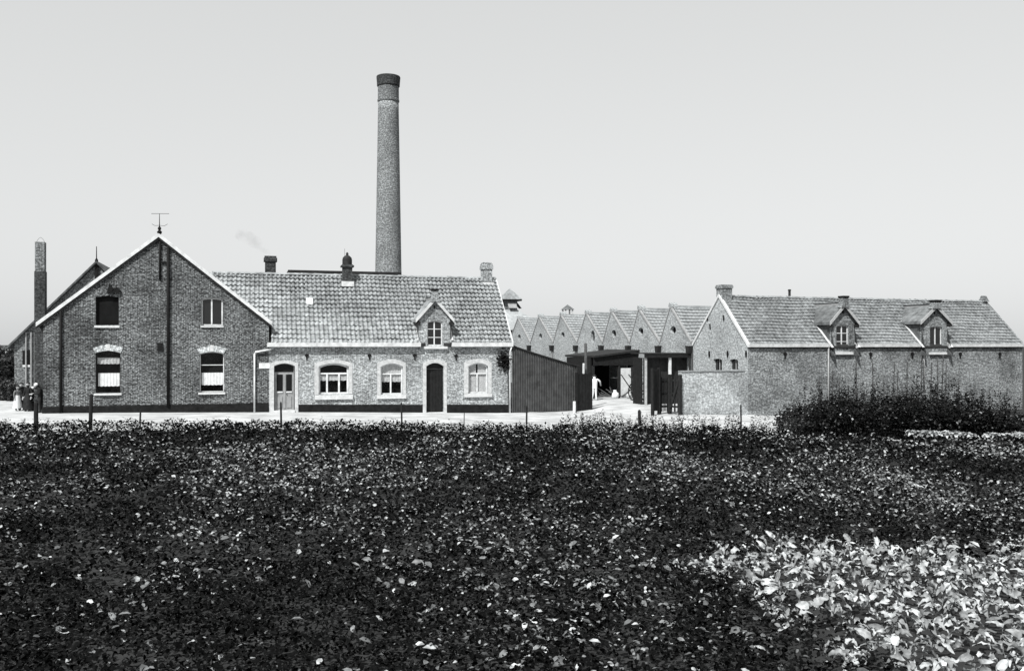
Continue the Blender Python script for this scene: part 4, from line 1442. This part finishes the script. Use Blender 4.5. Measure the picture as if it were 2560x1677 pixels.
# ================================================================== PEOPLE
def person(name, label, loc, rz, h, joints, mats, dress=None, arms=None):
    """skinned body. joints: dict overrides in units of height; mats: body, head"""
    J = {'pelvis': (0, 0, .52), 'chest': (0, 0, .70), 'neck': (0, 0, .83), 'head': (0, 0, .87), 'crown': (0, -.01, .97),
         'shl': (-.10, 0, .80), 'ell': (-.14, .01, .64), 'hal': (-.15, -.04, .50), 'shr': (.10, 0, .80), 'elr': (.14, .01, .64), 'har': (.15, -.04, .50),
         'hil': (-.05, 0, .50), 'knl': (-.055, -.01, .28), 'anl': (-.06, .01, .05), 'tol': (-.065, -.08, .02),
         'hir': (.05, 0, .50), 'knr': (.055, -.01, .28), 'anr': (.06, .01, .05), 'tor': (.065, -.08, .02)}
    J.update(joints)
    rad = {'pelvis': .085, 'chest': .095, 'neck': .04, 'head': .055, 'crown': .05, 'shl': .048, 'ell': .034, 'hal': .022, 'shr': .048, 'elr': .034, 'har': .022,
           'hil': .062, 'knl': .042, 'anl': .028, 'tol': .024, 'hir': .062, 'knr': .042, 'anr': .028, 'tor': .024}
    ed = [('pelvis', 'chest'), ('chest', 'neck'), ('neck', 'head'), ('head', 'crown'), ('chest', 'shl'), ('shl', 'ell'), ('ell', 'hal'), ('chest', 'shr'), ('shr', 'elr'), ('elr', 'har'),
          ('pelvis', 'hil'), ('hil', 'knl'), ('knl', 'anl'), ('anl', 'tol'), ('pelvis', 'hir'), ('hir', 'knr'), ('knr', 'anr'), ('anr', 'tor')]
    keys = list(J)
    me = bpy.data.meshes.new(name)
    me.from_pydata([tuple(c * h for c in J[k]) for k in keys], [(keys.index(a), keys.index(b)) for a, b in ed], [])
    o = bpy.data.objects.new(name, me); C.objects.link(o)
    o.location = loc; o.rotation_euler = (0, 0, rz)
    o.modifiers.new('skin', 'SKIN'); 
    sv_ = me.skin_vertices[0].data
    for i, k in enumerate(keys):
        sv_[i].radius = (rad[k] * h, rad[k] * h * (.75 if k in ('chest', 'pelvis') else 1))
        sv_[i].use_root = (k == 'pelvis')
    ss = o.modifiers.new('sub', 'SUBSURF'); ss.levels = 1; ss.render_levels = 2
    me.materials.append(M[mats[0]])
    tag(o, label, 'person')
    hd = Vector(J['head']); cw = Vector(J['crown']); c_ = (hd * .45 + cw * .55) * h
    # head with face features, hair and hands as children
    r = .068 * h
    hm = MB().lathe([(r * .12, c_.z - r * 1.05), (r * .5, c_.z - r * .9), (r * .82, c_.z - r * .35), (r * .9, c_.z + r * .2), (r * .7, c_.z + r * .75), (r * .3, c_.z + r * 1.02)], c_.x, c_.y, 12)
    hm.tube([(c_.x, c_.y - r * .75, c_.z + r * .1), (c_.x, c_.y - r * 1.1, c_.z - r * .25), (c_.x, c_.y - r * .8, c_.z - r * .3)], [r * .08, r * .15, r * .1], 6)
    for sg in (-1, 1):
        hm.tube([(c_.x + sg * r * .85, c_.y, c_.z - r * .15), (c_.x + sg * r * .95, c_.y + r * .05, c_.z + r * .15)], r * .14, 6)
    hd_o = hm.build('head', 'skin', o, smooth=True)
    MB().lathe([(r * .93, c_.z + r * .12), (r * .98, c_.z + r * .45), (r * .75, c_.z + r * .9), (r * .3, c_.z + r * 1.15)], c_.x, c_.y + r * .1, 12).build('hat' if mats[2] else 'hair', mats[1], o, smooth=True)
    for k, e in (('hal', 'ell'), ('har', 'elr')):
        p = Vector(J[k]) * h; dvec = (p - Vector(J[e]) * h).normalized()
        sd_ = dvec.cross(Vector((0, 1, 0)))
        sd_ = sd_.normalized() if sd_.length > .01 else Vector((1, 0, 0))
        hnd = MB().tube([p, p + dvec * .045 * h], [.018 * h, .021 * h], 6)
        for q_ in range(4):
            b0 = p + dvec * .04 * h + sd_ * (q_ - 1.5) * .010 * h
            hnd.tube([b0, b0 + dvec * .03 * h, b0 + dvec * (.045 + .006 * (q_ in (1, 2))) * h + Vector((0, -.012 * h, 0))], .0055 * h, 5)
        hnd.tube([p + dvec * .01 * h, p + dvec * .02 * h + sd_ * .03 * h, p + dvec * .045 * h + sd_ * .036 * h], .0062 * h, 5)
        hnd.build('hand', 'skin', o)
    if dress:
        z0_, z1_, w0, w1, dm_ = dress
        px0 = Vector(J['pelvis'])
        dr_ = MB(); nn = 18
        for (z, w_) in ((z1_, w1), ((z0_ + z1_) / 2, (w0 + w1) / 2 * 1.02), (z0_, w0)):
            for k in range(nn):
                t = 2 * math.pi * k / nn
                rr = w_ * h * (1 + .07 * math.sin(5 * t))
                dr_.v.append((px0.x * h + rr * math.cos(t), px0.y * h + rr * .8 * math.sin(t), z * h))
        for i in range(2):
            for k in range(nn):
                a = i * nn + k; b = i * nn + (k + 1) % nn
                dr_.f.append((a, b, b + nn, a + nn))
        dr_.build('skirt' if dm_ != 'cloth_white' else 'apron', dm_, o, smooth=True)
    return o


def shirt(o, h, cz, z0, z1, w0, w1, mat, name='shirt', x=0):
    mb = MB(); nn = 16
    for (z, w_, d_) in ((z1, w1 * .75, .75), (z1 - .02, w1, .8), ((z0 + z1) / 2, (w0 + w1) / 2, .8), (z0, w0, .85)):
        for k in range(nn):
            t = 2 * math.pi * k / nn
            mb.v.append((x + w_ * h * math.cos(t), cz + w_ * h * d_ * math.sin(t), z * h))
    for i in range(3):
        for k in range(nn):
            a = i * nn + k; b = i * nn + (k + 1) % nn
            mb.f.append((a, b, b + nn, a + nn))
    mb.build(name, mat, o, smooth=True)


# man in the yard, seen from behind, arms held out and bent forward a little
Yp = 56.8
x, y = wp(1486, Yp)
pm_ = person('person', 'person in white shirt and pale trousers standing in the yard', (x, y, gz(x, y)), R(175), 1.66,
             {'chest': (0, -.03, .70), 'neck': (0, -.07, .82), 'head': (0, -.10, .85), 'crown': (0, -.15, .94), 'shl': (-.11, -.05, .80), 'shr': (.11, -.05, .80),
              'ell': (-.21, -.08, .72), 'hal': (-.23, -.16, .62), 'elr': (.20, -.06, .73), 'har': (.20, -.14, .64),
              'anl': (-.07, .01, .05), 'anr': (.09, .02, .05)}, ('cloth_white', 'hair', False))
shirt(pm_, 1.66, -.04, .46, .82, .105, .115, 'cloth_white')

# group at the far left corner
PG = [(44, 45.4, 1.28, R(60), 'child in a white apron at the left edge of the group by the road', ('cloth_mid', 'hair', False), (.12, .62, .17, .09, 'cloth_white'), {}),
      (56, 46.0, 1.5, R(20), 'person in dark clothes bending over in the group by the road', ('cloth_dark', 'cloth_dark', True), (.08, .58, .17, .1, 'cloth_dark'), {'chest': (0, -.05, .68), 'neck': (0, -.12, .79), 'head': (0, -.16, .82), 'crown': (0, -.21, .90), 'shl': (-.1, -.09, .77), 'shr': (.1, -.09, .77), 'hal': (-.12, -.24, .5), 'har': (.12, -.24, .5)}),
      (70, 45.2, 1.46, R(-10), 'person in long dark dress facing the road at the middle of the group', ('cloth_dark', 'hair', False), (.06, .6, .18, .09, 'cloth_dark'), {}),
      (82, 45.6, 1.22, R(-30), 'child in dark smock with pale stockings beside the thick post', ('cloth_dark', 'cloth_white', True), (.3, .62, .16, .09, 'cloth_dark'), {}),
      (101, 44.2, 1.52, R(-75), 'person in dark clothes and pale cap leaning by the house corner', ('cloth_dark', 'cloth_white', True), None, {'chest': (0, -.04, .69), 'neck': (0, -.08, .81), 'head': (0, -.11, .84), 'crown': (0, -.15, .93), 'hal': (-.12, -.2, .62), 'har': (.12, -.2, .62)})]
for (px, Y, h, rz, lab, ms2, dr, jt) in PG:
    x, y = wp(px, Y)
    person('person', lab, (x, y, gz(x, y)), rz, h, jt, ms2, dr)['group'] = 'people by the left house corner'


# ================================================================== TREES AND HEDGE (far left)
def tree(name, label, px, Y, top_py, rx, mat, trunk_h, n=2600, leaf=.28, rzf=.8, group=None, cat='tree'):
    x, y = wp(px, Y); g = gz(x, y)
    zt = zy(top_py, Y) - g
    t = empty(name, (x, y, g)); tag(t, label, cat, group)
    rz_ = (zt - trunk_h * .6) / 2
    cz = zt - rz_
    mb = MB().tube([(0, 0, -.3), (.05, 0, trunk_h * .5), (0, .05, trunk_h), (.05, 0, cz + rz_ * .4)], [.22, .17, .14, .05], 8)
    for k in range(6):
        a = k * 1.05 + .3
        mb.tube([(0, 0, trunk_h * (.8 + .06 * k)), (rx * .4 * math.cos(a), rx * .4 * math.sin(a), cz), (rx * .7 * math.cos(a), rx * .7 * math.sin(a), cz + rz_ * .4)], [.09, .05, .02], 6)
    mb.build('trunk', 'bark', t)
    cl_ = []
    for k in range(26):
        v = RNG.normal(size=3); v /= np.linalg.norm(v); v *= RNG.uniform(.35, .95)
        cl_.append((v[0] * rx, v[1] * rx, cz + v[2] * rz_, RNG.uniform(.25, .45) * min(rx, rz_)))
    idx = RNG.integers(0, 26, n); cc = np.array(cl_)[idx]
    d = RNG.normal(size=(n, 3)); d /= np.linalg.norm(d, axis=1)[:, None]; d *= RNG.uniform(.5, 1, (n, 1))
    P = cc[:, :3] + d * cc[:, 3:4]
    V, Fc = scatter(LEAF2, P, RNG.uniform(.6, 1.2, n) * leaf, RNG.uniform(0, 6.28, n), RNG.normal(-.2, .5, n), RNG.normal(0, .6, n))
    np_mesh('crown', V, Fc, mat, t)
    return t


tree('tree', 'dark rounded tree beside the left edge behind the back house', 28, 62, 885, 1.3, 'tree', .9)
tree('tree', 'pale hazy tall tree at the extreme left edge', 0, 150, 864, 2.6, 'tree_pale', 3, leaf=.5)
tree('tree', 'pale hazy tree just right of the dark left tree', 18, 170, 880, 2.4, 'tree_pale', 2, leaf=.5)
def hedge():
    n = 5200
    u = RNG.uniform(0, 1, n)
    X0, Y0 = wp(-60, 56); X1, Y1 = wp(37, 53)
    P = np.stack([X0 + (X1 - X0) * u, Y0 + (Y1 - Y0) * u + RNG.uniform(-.5, .5, n), RNG.uniform(0, 1.15, n) + .12 * np.sin(u * 30)], 1)
    P[:, 2] += ground(P[:, 0], P[:, 1])
    V, Fc = scatter(LEAF2, P, RNG.uniform(.1, .22, n), RNG.uniform(0, 6.28, n), RNG.normal(0, .6, n), RNG.normal(0, .6, n))
    o = np_mesh('hedge', V, Fc, 'tree')
    tag(o, 'low dark clipped hedge along the road at the left edge', 'hedge')
hedge()

# creeper at the right end of the cottage under the gutter
n = 420
cxp, czp = F.uz(1258, 897)
P = np.stack([cxp + .04 + RNG.normal(0, .2, n), RNG.uniform(-.16, -.02, n), czp + RNG.normal(0, .24, n)], 1)
P[:, 0] = np.clip(P[:, 0], cxp - .5, cxp + .36)
P[:, 2] = np.clip(P[:, 2] - .6 * np.maximum(P[:, 0] - cxp, 0), -9, ZG0 - .05)
V, Fc = scatter(LEAF2, P, RNG.uniform(.09, .17, n), RNG.uniform(0, 6.28, n), RNG.normal(-.6, .4, n), RNG.normal(0, .5, n))
crp = F.empty('climbing_plant')
tag(crp, 'dark climbing plant under the gutter at the right end of the cottage', 'plant')
np_mesh('foliage', V, Fc, 'bean', crp)
MB().tube([(cr - .12, -.05, -.5), (cr - .16, -.05, 1.2), (cr - .22, -.06, czp - .2), (cxp, -.06, czp)], [.02, .018, .015, .01], 5).build('stem', 'bark', crp)

# ================================================================== POTATO FIELD
def beet_edge(x, y, d=0.0):
    """true inside the bright beet patch at the lower right"""
    lx = np.interp(y, [7.0, 9.2, 10.3, 12.5, 13.5, 15.2], [3.35, 3.45, 3.5, 2.9, 2.7, 3.2])
    rag = .16 * np.sin(y * 5) + .14 * np.sin(y * 13.0 + x * 7) + .1 * np.sin(y * 23.0)
    return (x > lx + rag + d) & (y < 14.9 - d * 1.6 + .3 * np.sin(x * 3.1) + .25 * np.sin(x * 7.7) + .2 * np.sin(x * 17))


def field():
    parts = []; mats_i = []
    zones = [(7.2, 13.0, 1150, (.032, .08), LEAF8), (13.0, 19.0, 560, (.045, .095), LEAF8), (19.0, 27.0, 360, (.06, .115), LEAF2), (27.0, 39.2, 240, (.08, .14), LEAF2)]
    for (y0, y1, dens, (s0_, s1_), tpl) in zones:
        xl = .62 * y1 + 1.2
        n = int((y1 - y0) * 2 * xl * dens)
        x = RNG.uniform(-xl, xl, n); y = RNG.uniform(y0, y1, n)
        ok = (np.abs(x) < .60 * y + 1.2) & (y < edge_y(x) + .12 * np.sin(x * 4.1) + .1 * np.sin(x * 11)) & ~(beet_edge(x, y, .1) & (RNG.uniform(0, 1, n) < .95)) & ~(beet_edge(x, y, .7) & (RNG.uniform(0, 1, n) < .9))
        # right-hand strip left for the pale row and beans
        ok &= ~((x > 12.0) & (y > 33.0 - (x - 14) * .12))
        # plants stand in mounds: thin out between them
        mound = wav(x, y, 5.2, 3) * .5 + .5 * np.sin(2 * math.pi * (y * .96 + x * .28) / .72)
        ok &= (RNG.uniform(-1.3, 1.2, n) < mound)
        x, y, mound = x[ok], y[ok], mound[ok]
        n = len(x)
        hgt = .34 + .10 * np.clip(mound, -1, 1.3) + .05 * wav(x, y, 1.1, 9)
        z = ground(x, y) + hgt - np.abs(RNG.normal(0, .13, n))
        P = np.stack([x, y, z], 1)
        size = RNG.uniform(s0_, s1_, n) * np.where(RNG.uniform(0, 1, n) < .06, 1.45, 1.0)
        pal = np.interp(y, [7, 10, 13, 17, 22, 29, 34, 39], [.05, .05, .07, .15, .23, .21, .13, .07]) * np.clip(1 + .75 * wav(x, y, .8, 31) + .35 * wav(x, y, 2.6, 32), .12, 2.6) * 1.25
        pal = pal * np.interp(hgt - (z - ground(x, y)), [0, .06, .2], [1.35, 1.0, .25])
        isp = RNG.uniform(0, 1, n) < pal  # random leaves that get the painted glint colour
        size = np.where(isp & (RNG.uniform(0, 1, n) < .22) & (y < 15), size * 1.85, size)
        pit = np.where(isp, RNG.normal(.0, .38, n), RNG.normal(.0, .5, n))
        yw_ = RNG.uniform(0, 6.28, n); rl_ = RNG.normal(0, .5, n)
        parts.append(scatter(tpl, P, size, yw_, pit, rl_))
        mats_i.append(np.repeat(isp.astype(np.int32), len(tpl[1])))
    V, Fc = join(parts)
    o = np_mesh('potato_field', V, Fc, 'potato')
    o.data.materials.append(M['potato_glint'])
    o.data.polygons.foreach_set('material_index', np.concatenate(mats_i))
    tag(o, 'dark leafy potato crop covering the whole foreground field', 'crop', kind='stuff')
field()


def beets():
    parts = []
    pts = []
    for r_ in np.arange(2.4, 10.5, .40):
        for s_ in np.arange(6.8, 15.6, .30):
            x = r_ + RNG.normal(0, .05) + (s_ - 11) * .02; y = s_ + RNG.normal(0, .05)
            dd = min(abs(RNG.normal(0, .24)), 1.0) * RNG.choice([1, -1], p=[.55, .45])
            if beet_edge(np.array([x]), np.array([y]), dd)[0] and x < .62 * y + .8:
                pts.append((x, y))
    pts = np.array(pts)
    for (x, y) in pts:
        m = RNG.integers(6, 10)
        g = gz(x, y)
        yaw = np.arange(m) * 2.4 + RNG.uniform(0, 6.28) + RNG.normal(0, .2, m)
        rad = RNG.uniform(.01, .10, m)
        P = np.stack([x + rad * np.cos(yaw), y + rad * np.sin(yaw), g + RNG.uniform(.16, .34, m)], 1)
        parts.append(scatter(BEET, P, RNG.uniform(.085, .185, m), yaw, RNG.uniform(-.4, 1.0, m), RNG.normal(0, .6, m), RNG.uniform(.45, .95, m)))
    V, Fc = join(parts)
    o = np_mesh('beet_patch', V, Fc, 'beet', smooth=True)
    tag(o, 'bright crinkled beet leaves in the lower right corner of the field', 'crop', kind='stuff')
beets()


def pale_row():
    parts = []
    for k in range(150):
        t = RNG.uniform(0, 1)
        x = 14.6 + 8 * t; y = 34.3 - 1.9 * t + RNG.normal(0, .16 + .35 * t)
        if math.sin(x * 2.1) + .8 * math.sin(x * 5.3 + 1) + RNG.normal(0, .5) < -.1: continue
        g = gz(x, y); m = 10
        yaw = np.arange(m) * 2.4 + RNG.uniform(0, 6.28)
        P = np.stack([x + .04 * np.cos(yaw), y + .04 * np.sin(yaw), np.full(m, g + .36)], 1)
        parts.append(scatter(BEET, P, RNG.uniform(.16, .3, m), yaw, RNG.uniform(0, .8, m), RNG.normal(0, .3, m)))
    V, Fc = join(parts)
    o = np_mesh('pale_crop_row', V, Fc, 'beet', smooth=True)
    tag(o, 'short row of pale leafy crop in front of the bean thicket', 'crop', kind='stuff')
pale_row()


def beans():
    parts = []
    # low tangled mass
    n = 30000
    x = RNG.uniform(11.6, 24.5, n); y = RNG.uniform(35.4, 40.5, n)
    top = lambda x: np.interp(x, [11.6, 12.1, 13.2, 15, 17.5, 18.9, 19.5, 20.1, 21, 22, 24.5], [.55, 1.05, 1.35, 1.45, 1.5, 1.4, 1.15, .5, .85, .7, .5])
    hh = top(x) * (.9 + .22 * wav(x, y * .5, 5, 21))
    z = hh * RNG.uniform(0, 1, n) ** .6
    P = np.stack([x, y, ground(x, y) + z], 1)
    parts.append(scatter(LEAF2, P, RNG.uniform(.09, .18, n), RNG.uniform(0, 6.28, n), RNG.normal(-.2, .5, n), RNG.normal(0, .5, n)))
    # upright plants with pointed tops
    for k in range(260):
        px = RNG.uniform(12.0, 22.6); py = RNG.uniform(35.6, 40.3)
        h = float(top(px)) * RNG.uniform(.95, 1.5) + (.45 if RNG.uniform() < .22 else 0)
        m = int(70 * h)
        t = RNG.uniform(0, 1, m)
        r = .13 * (1 - t ** 1.6) + .02
        lean = RNG.normal(0, .12)
        P = np.stack([px + lean * t + RNG.normal(0, 1, m) * r, py + RNG.normal(0, 1, m) * r, gz(px, py) + t * h], 1)
        parts.append(scatter(LEAF2, P, RNG.uniform(.07, .15, m) * (1.15 - .55 * t), RNG.uniform(0, 6.28, m), RNG.normal(-.1, .55, m), RNG.normal(0, .5, m)))
    V, Fc = join(parts)
    return np_mesh('bean_thicket', V, Fc, 'bean')
tag(beans(), 'dense dark runner bean thicket in front of the barn', 'crop', kind='stuff')
BP = [(2080, 925, 40), (2140, 893, 39.5), (2187, 896, 40), (2215, 948, 39), (2240, 925, 40), (2268, 905, 39.2), (2303, 888, 39.8), (2312, 900, 38.8), (2345, 892, 39.2), (2352, 886, 40),
      (2362, 905, 39.4), (2393, 950, 39), (2052, 950, 39), (2100, 945, 40.2), (2230, 905, 40.4), (2325, 905, 40.3)]
order = sorted(BP)
nth = ['first', 'second', 'third', 'fourth', 'fifth', 'sixth', 'seventh', 'eighth', 'ninth', 'tenth', 'eleventh', 'twelfth', 'thirteenth', 'fourteenth', 'fifteenth', 'sixteenth']
for i, (px, t, Y) in enumerate(order):
    x, y = wp(px, Y); g = gz(x, y); zt = zy(t, Y) - g
    bo = empty('bean_pole', (x, y, g)); tag(bo, '%s bean pole from the left in the thicket before the barn' % nth[i], 'bean pole', 'bean poles before the barn')
    lean = random.uniform(-.12, .12)
    MB().tube([(0, 0, -.2), (lean * .5, 0, zt * .5), (lean, 0, zt)], [.03, .026, .02], 6).build('stake', 'wood', bo)
    m = 110
    tz = RNG.uniform(.4, .97, m) * zt
    P = np.stack([lean * tz / zt + RNG.normal(0, .05, m), RNG.normal(0, .05, m), tz], 1)
    V, Fc = scatter(LEAF2, P, RNG.uniform(.06, .13, m) * np.clip(1.3 - tz / zt * .8, .4, 1), RNG.uniform(0, 6.28, m), RNG.normal(-.2, .5, m), RNG.normal(0, .5, m))
    np_mesh('vine', V, Fc, 'bean', bo)

# tall weeds along the field edge
def weeds():
    parts = []
    for k in range(330):
        px = RNG.choice([RNG.uniform(1400, 2010), RNG.uniform(0, 2010), RNG.uniform(20, 180)], p=[.62, .28, .10])
        Y = 37.4
        x = (px - 1280) / FPX * Y; y = float(edge_y(x)) + RNG.uniform(-.5, .25)
        h = RNG.uniform(.35, .95) if px > 1400 else RNG.uniform(.3, .55)
        m = int(h * 46)
        tz = RNG.uniform(.05, 1, m) * h
        P = np.stack([x + RNG.normal(0, .07, m) * (1.2 - tz / h), y + RNG.normal(0, .07, m), gz(x, y) + tz], 1)
        parts.append(scatter(LEAF2, P, RNG.uniform(.06, .13, m) * (1.25 - .7 * tz / h), RNG.uniform(0, 6.28, m), RNG.normal(.3, .5, m), RNG.normal(0, .5, m)))
    V, Fc = join(parts)
    tag(np_mesh('weeds', V, Fc, 'weed'), 'ragged tall weeds along the far edge of the field', 'weeds', kind='stuff')
weeds()

# ================================================================== SMOKE
kz_ = NT('smoke')
o_ = [n for n in kz_.t.nodes if n.type == 'OUTPUT_MATERIAL'][0]
pv = kz_.n('ShaderNodeVolumePrincipled')
pv.inputs['Color'].default_value = (.25, .25, .25, 1)
tc = kz_.n('ShaderNodeNewGeometry')
nf = kz_.noise(tc.outputs['Position'], 1.6, 3, .6)
mr = kz_.n('ShaderNodeMapRange'); mr.inputs['From Min'].default_value = .42; mr.inputs['From Max'].default_value = .75
mr.inputs['To Min'].default_value = 0.0; mr.inputs['To Max'].default_value = .55
kz_.l(nf, mr.inputs['Value']); kz_.l(mr.outputs[0], pv.inputs['Density'])
kz_.t.links.remove(o_.inputs['Surface'].links[0])
kz_.l(pv.outputs[0], o_.inputs['Volume'])
M['smoke'] = kz_.m
wx = FR.world(c1, 4.2, F.z(641, c1, 4.2))
sm = MB().tube([(0, 0, .05), (-.25, 0, .35), (-.7, .1, .7), (-1.3, .1, 1.05), (-1.9, .2, 1.3)], [.12, .22, .32, .42, .3], 12).build('smoke', 'smoke', None)
sm.location = wx
tag(sm, 'faint wisp of smoke drifting left from the dark cottage chimney', 'smoke', kind='stuff')
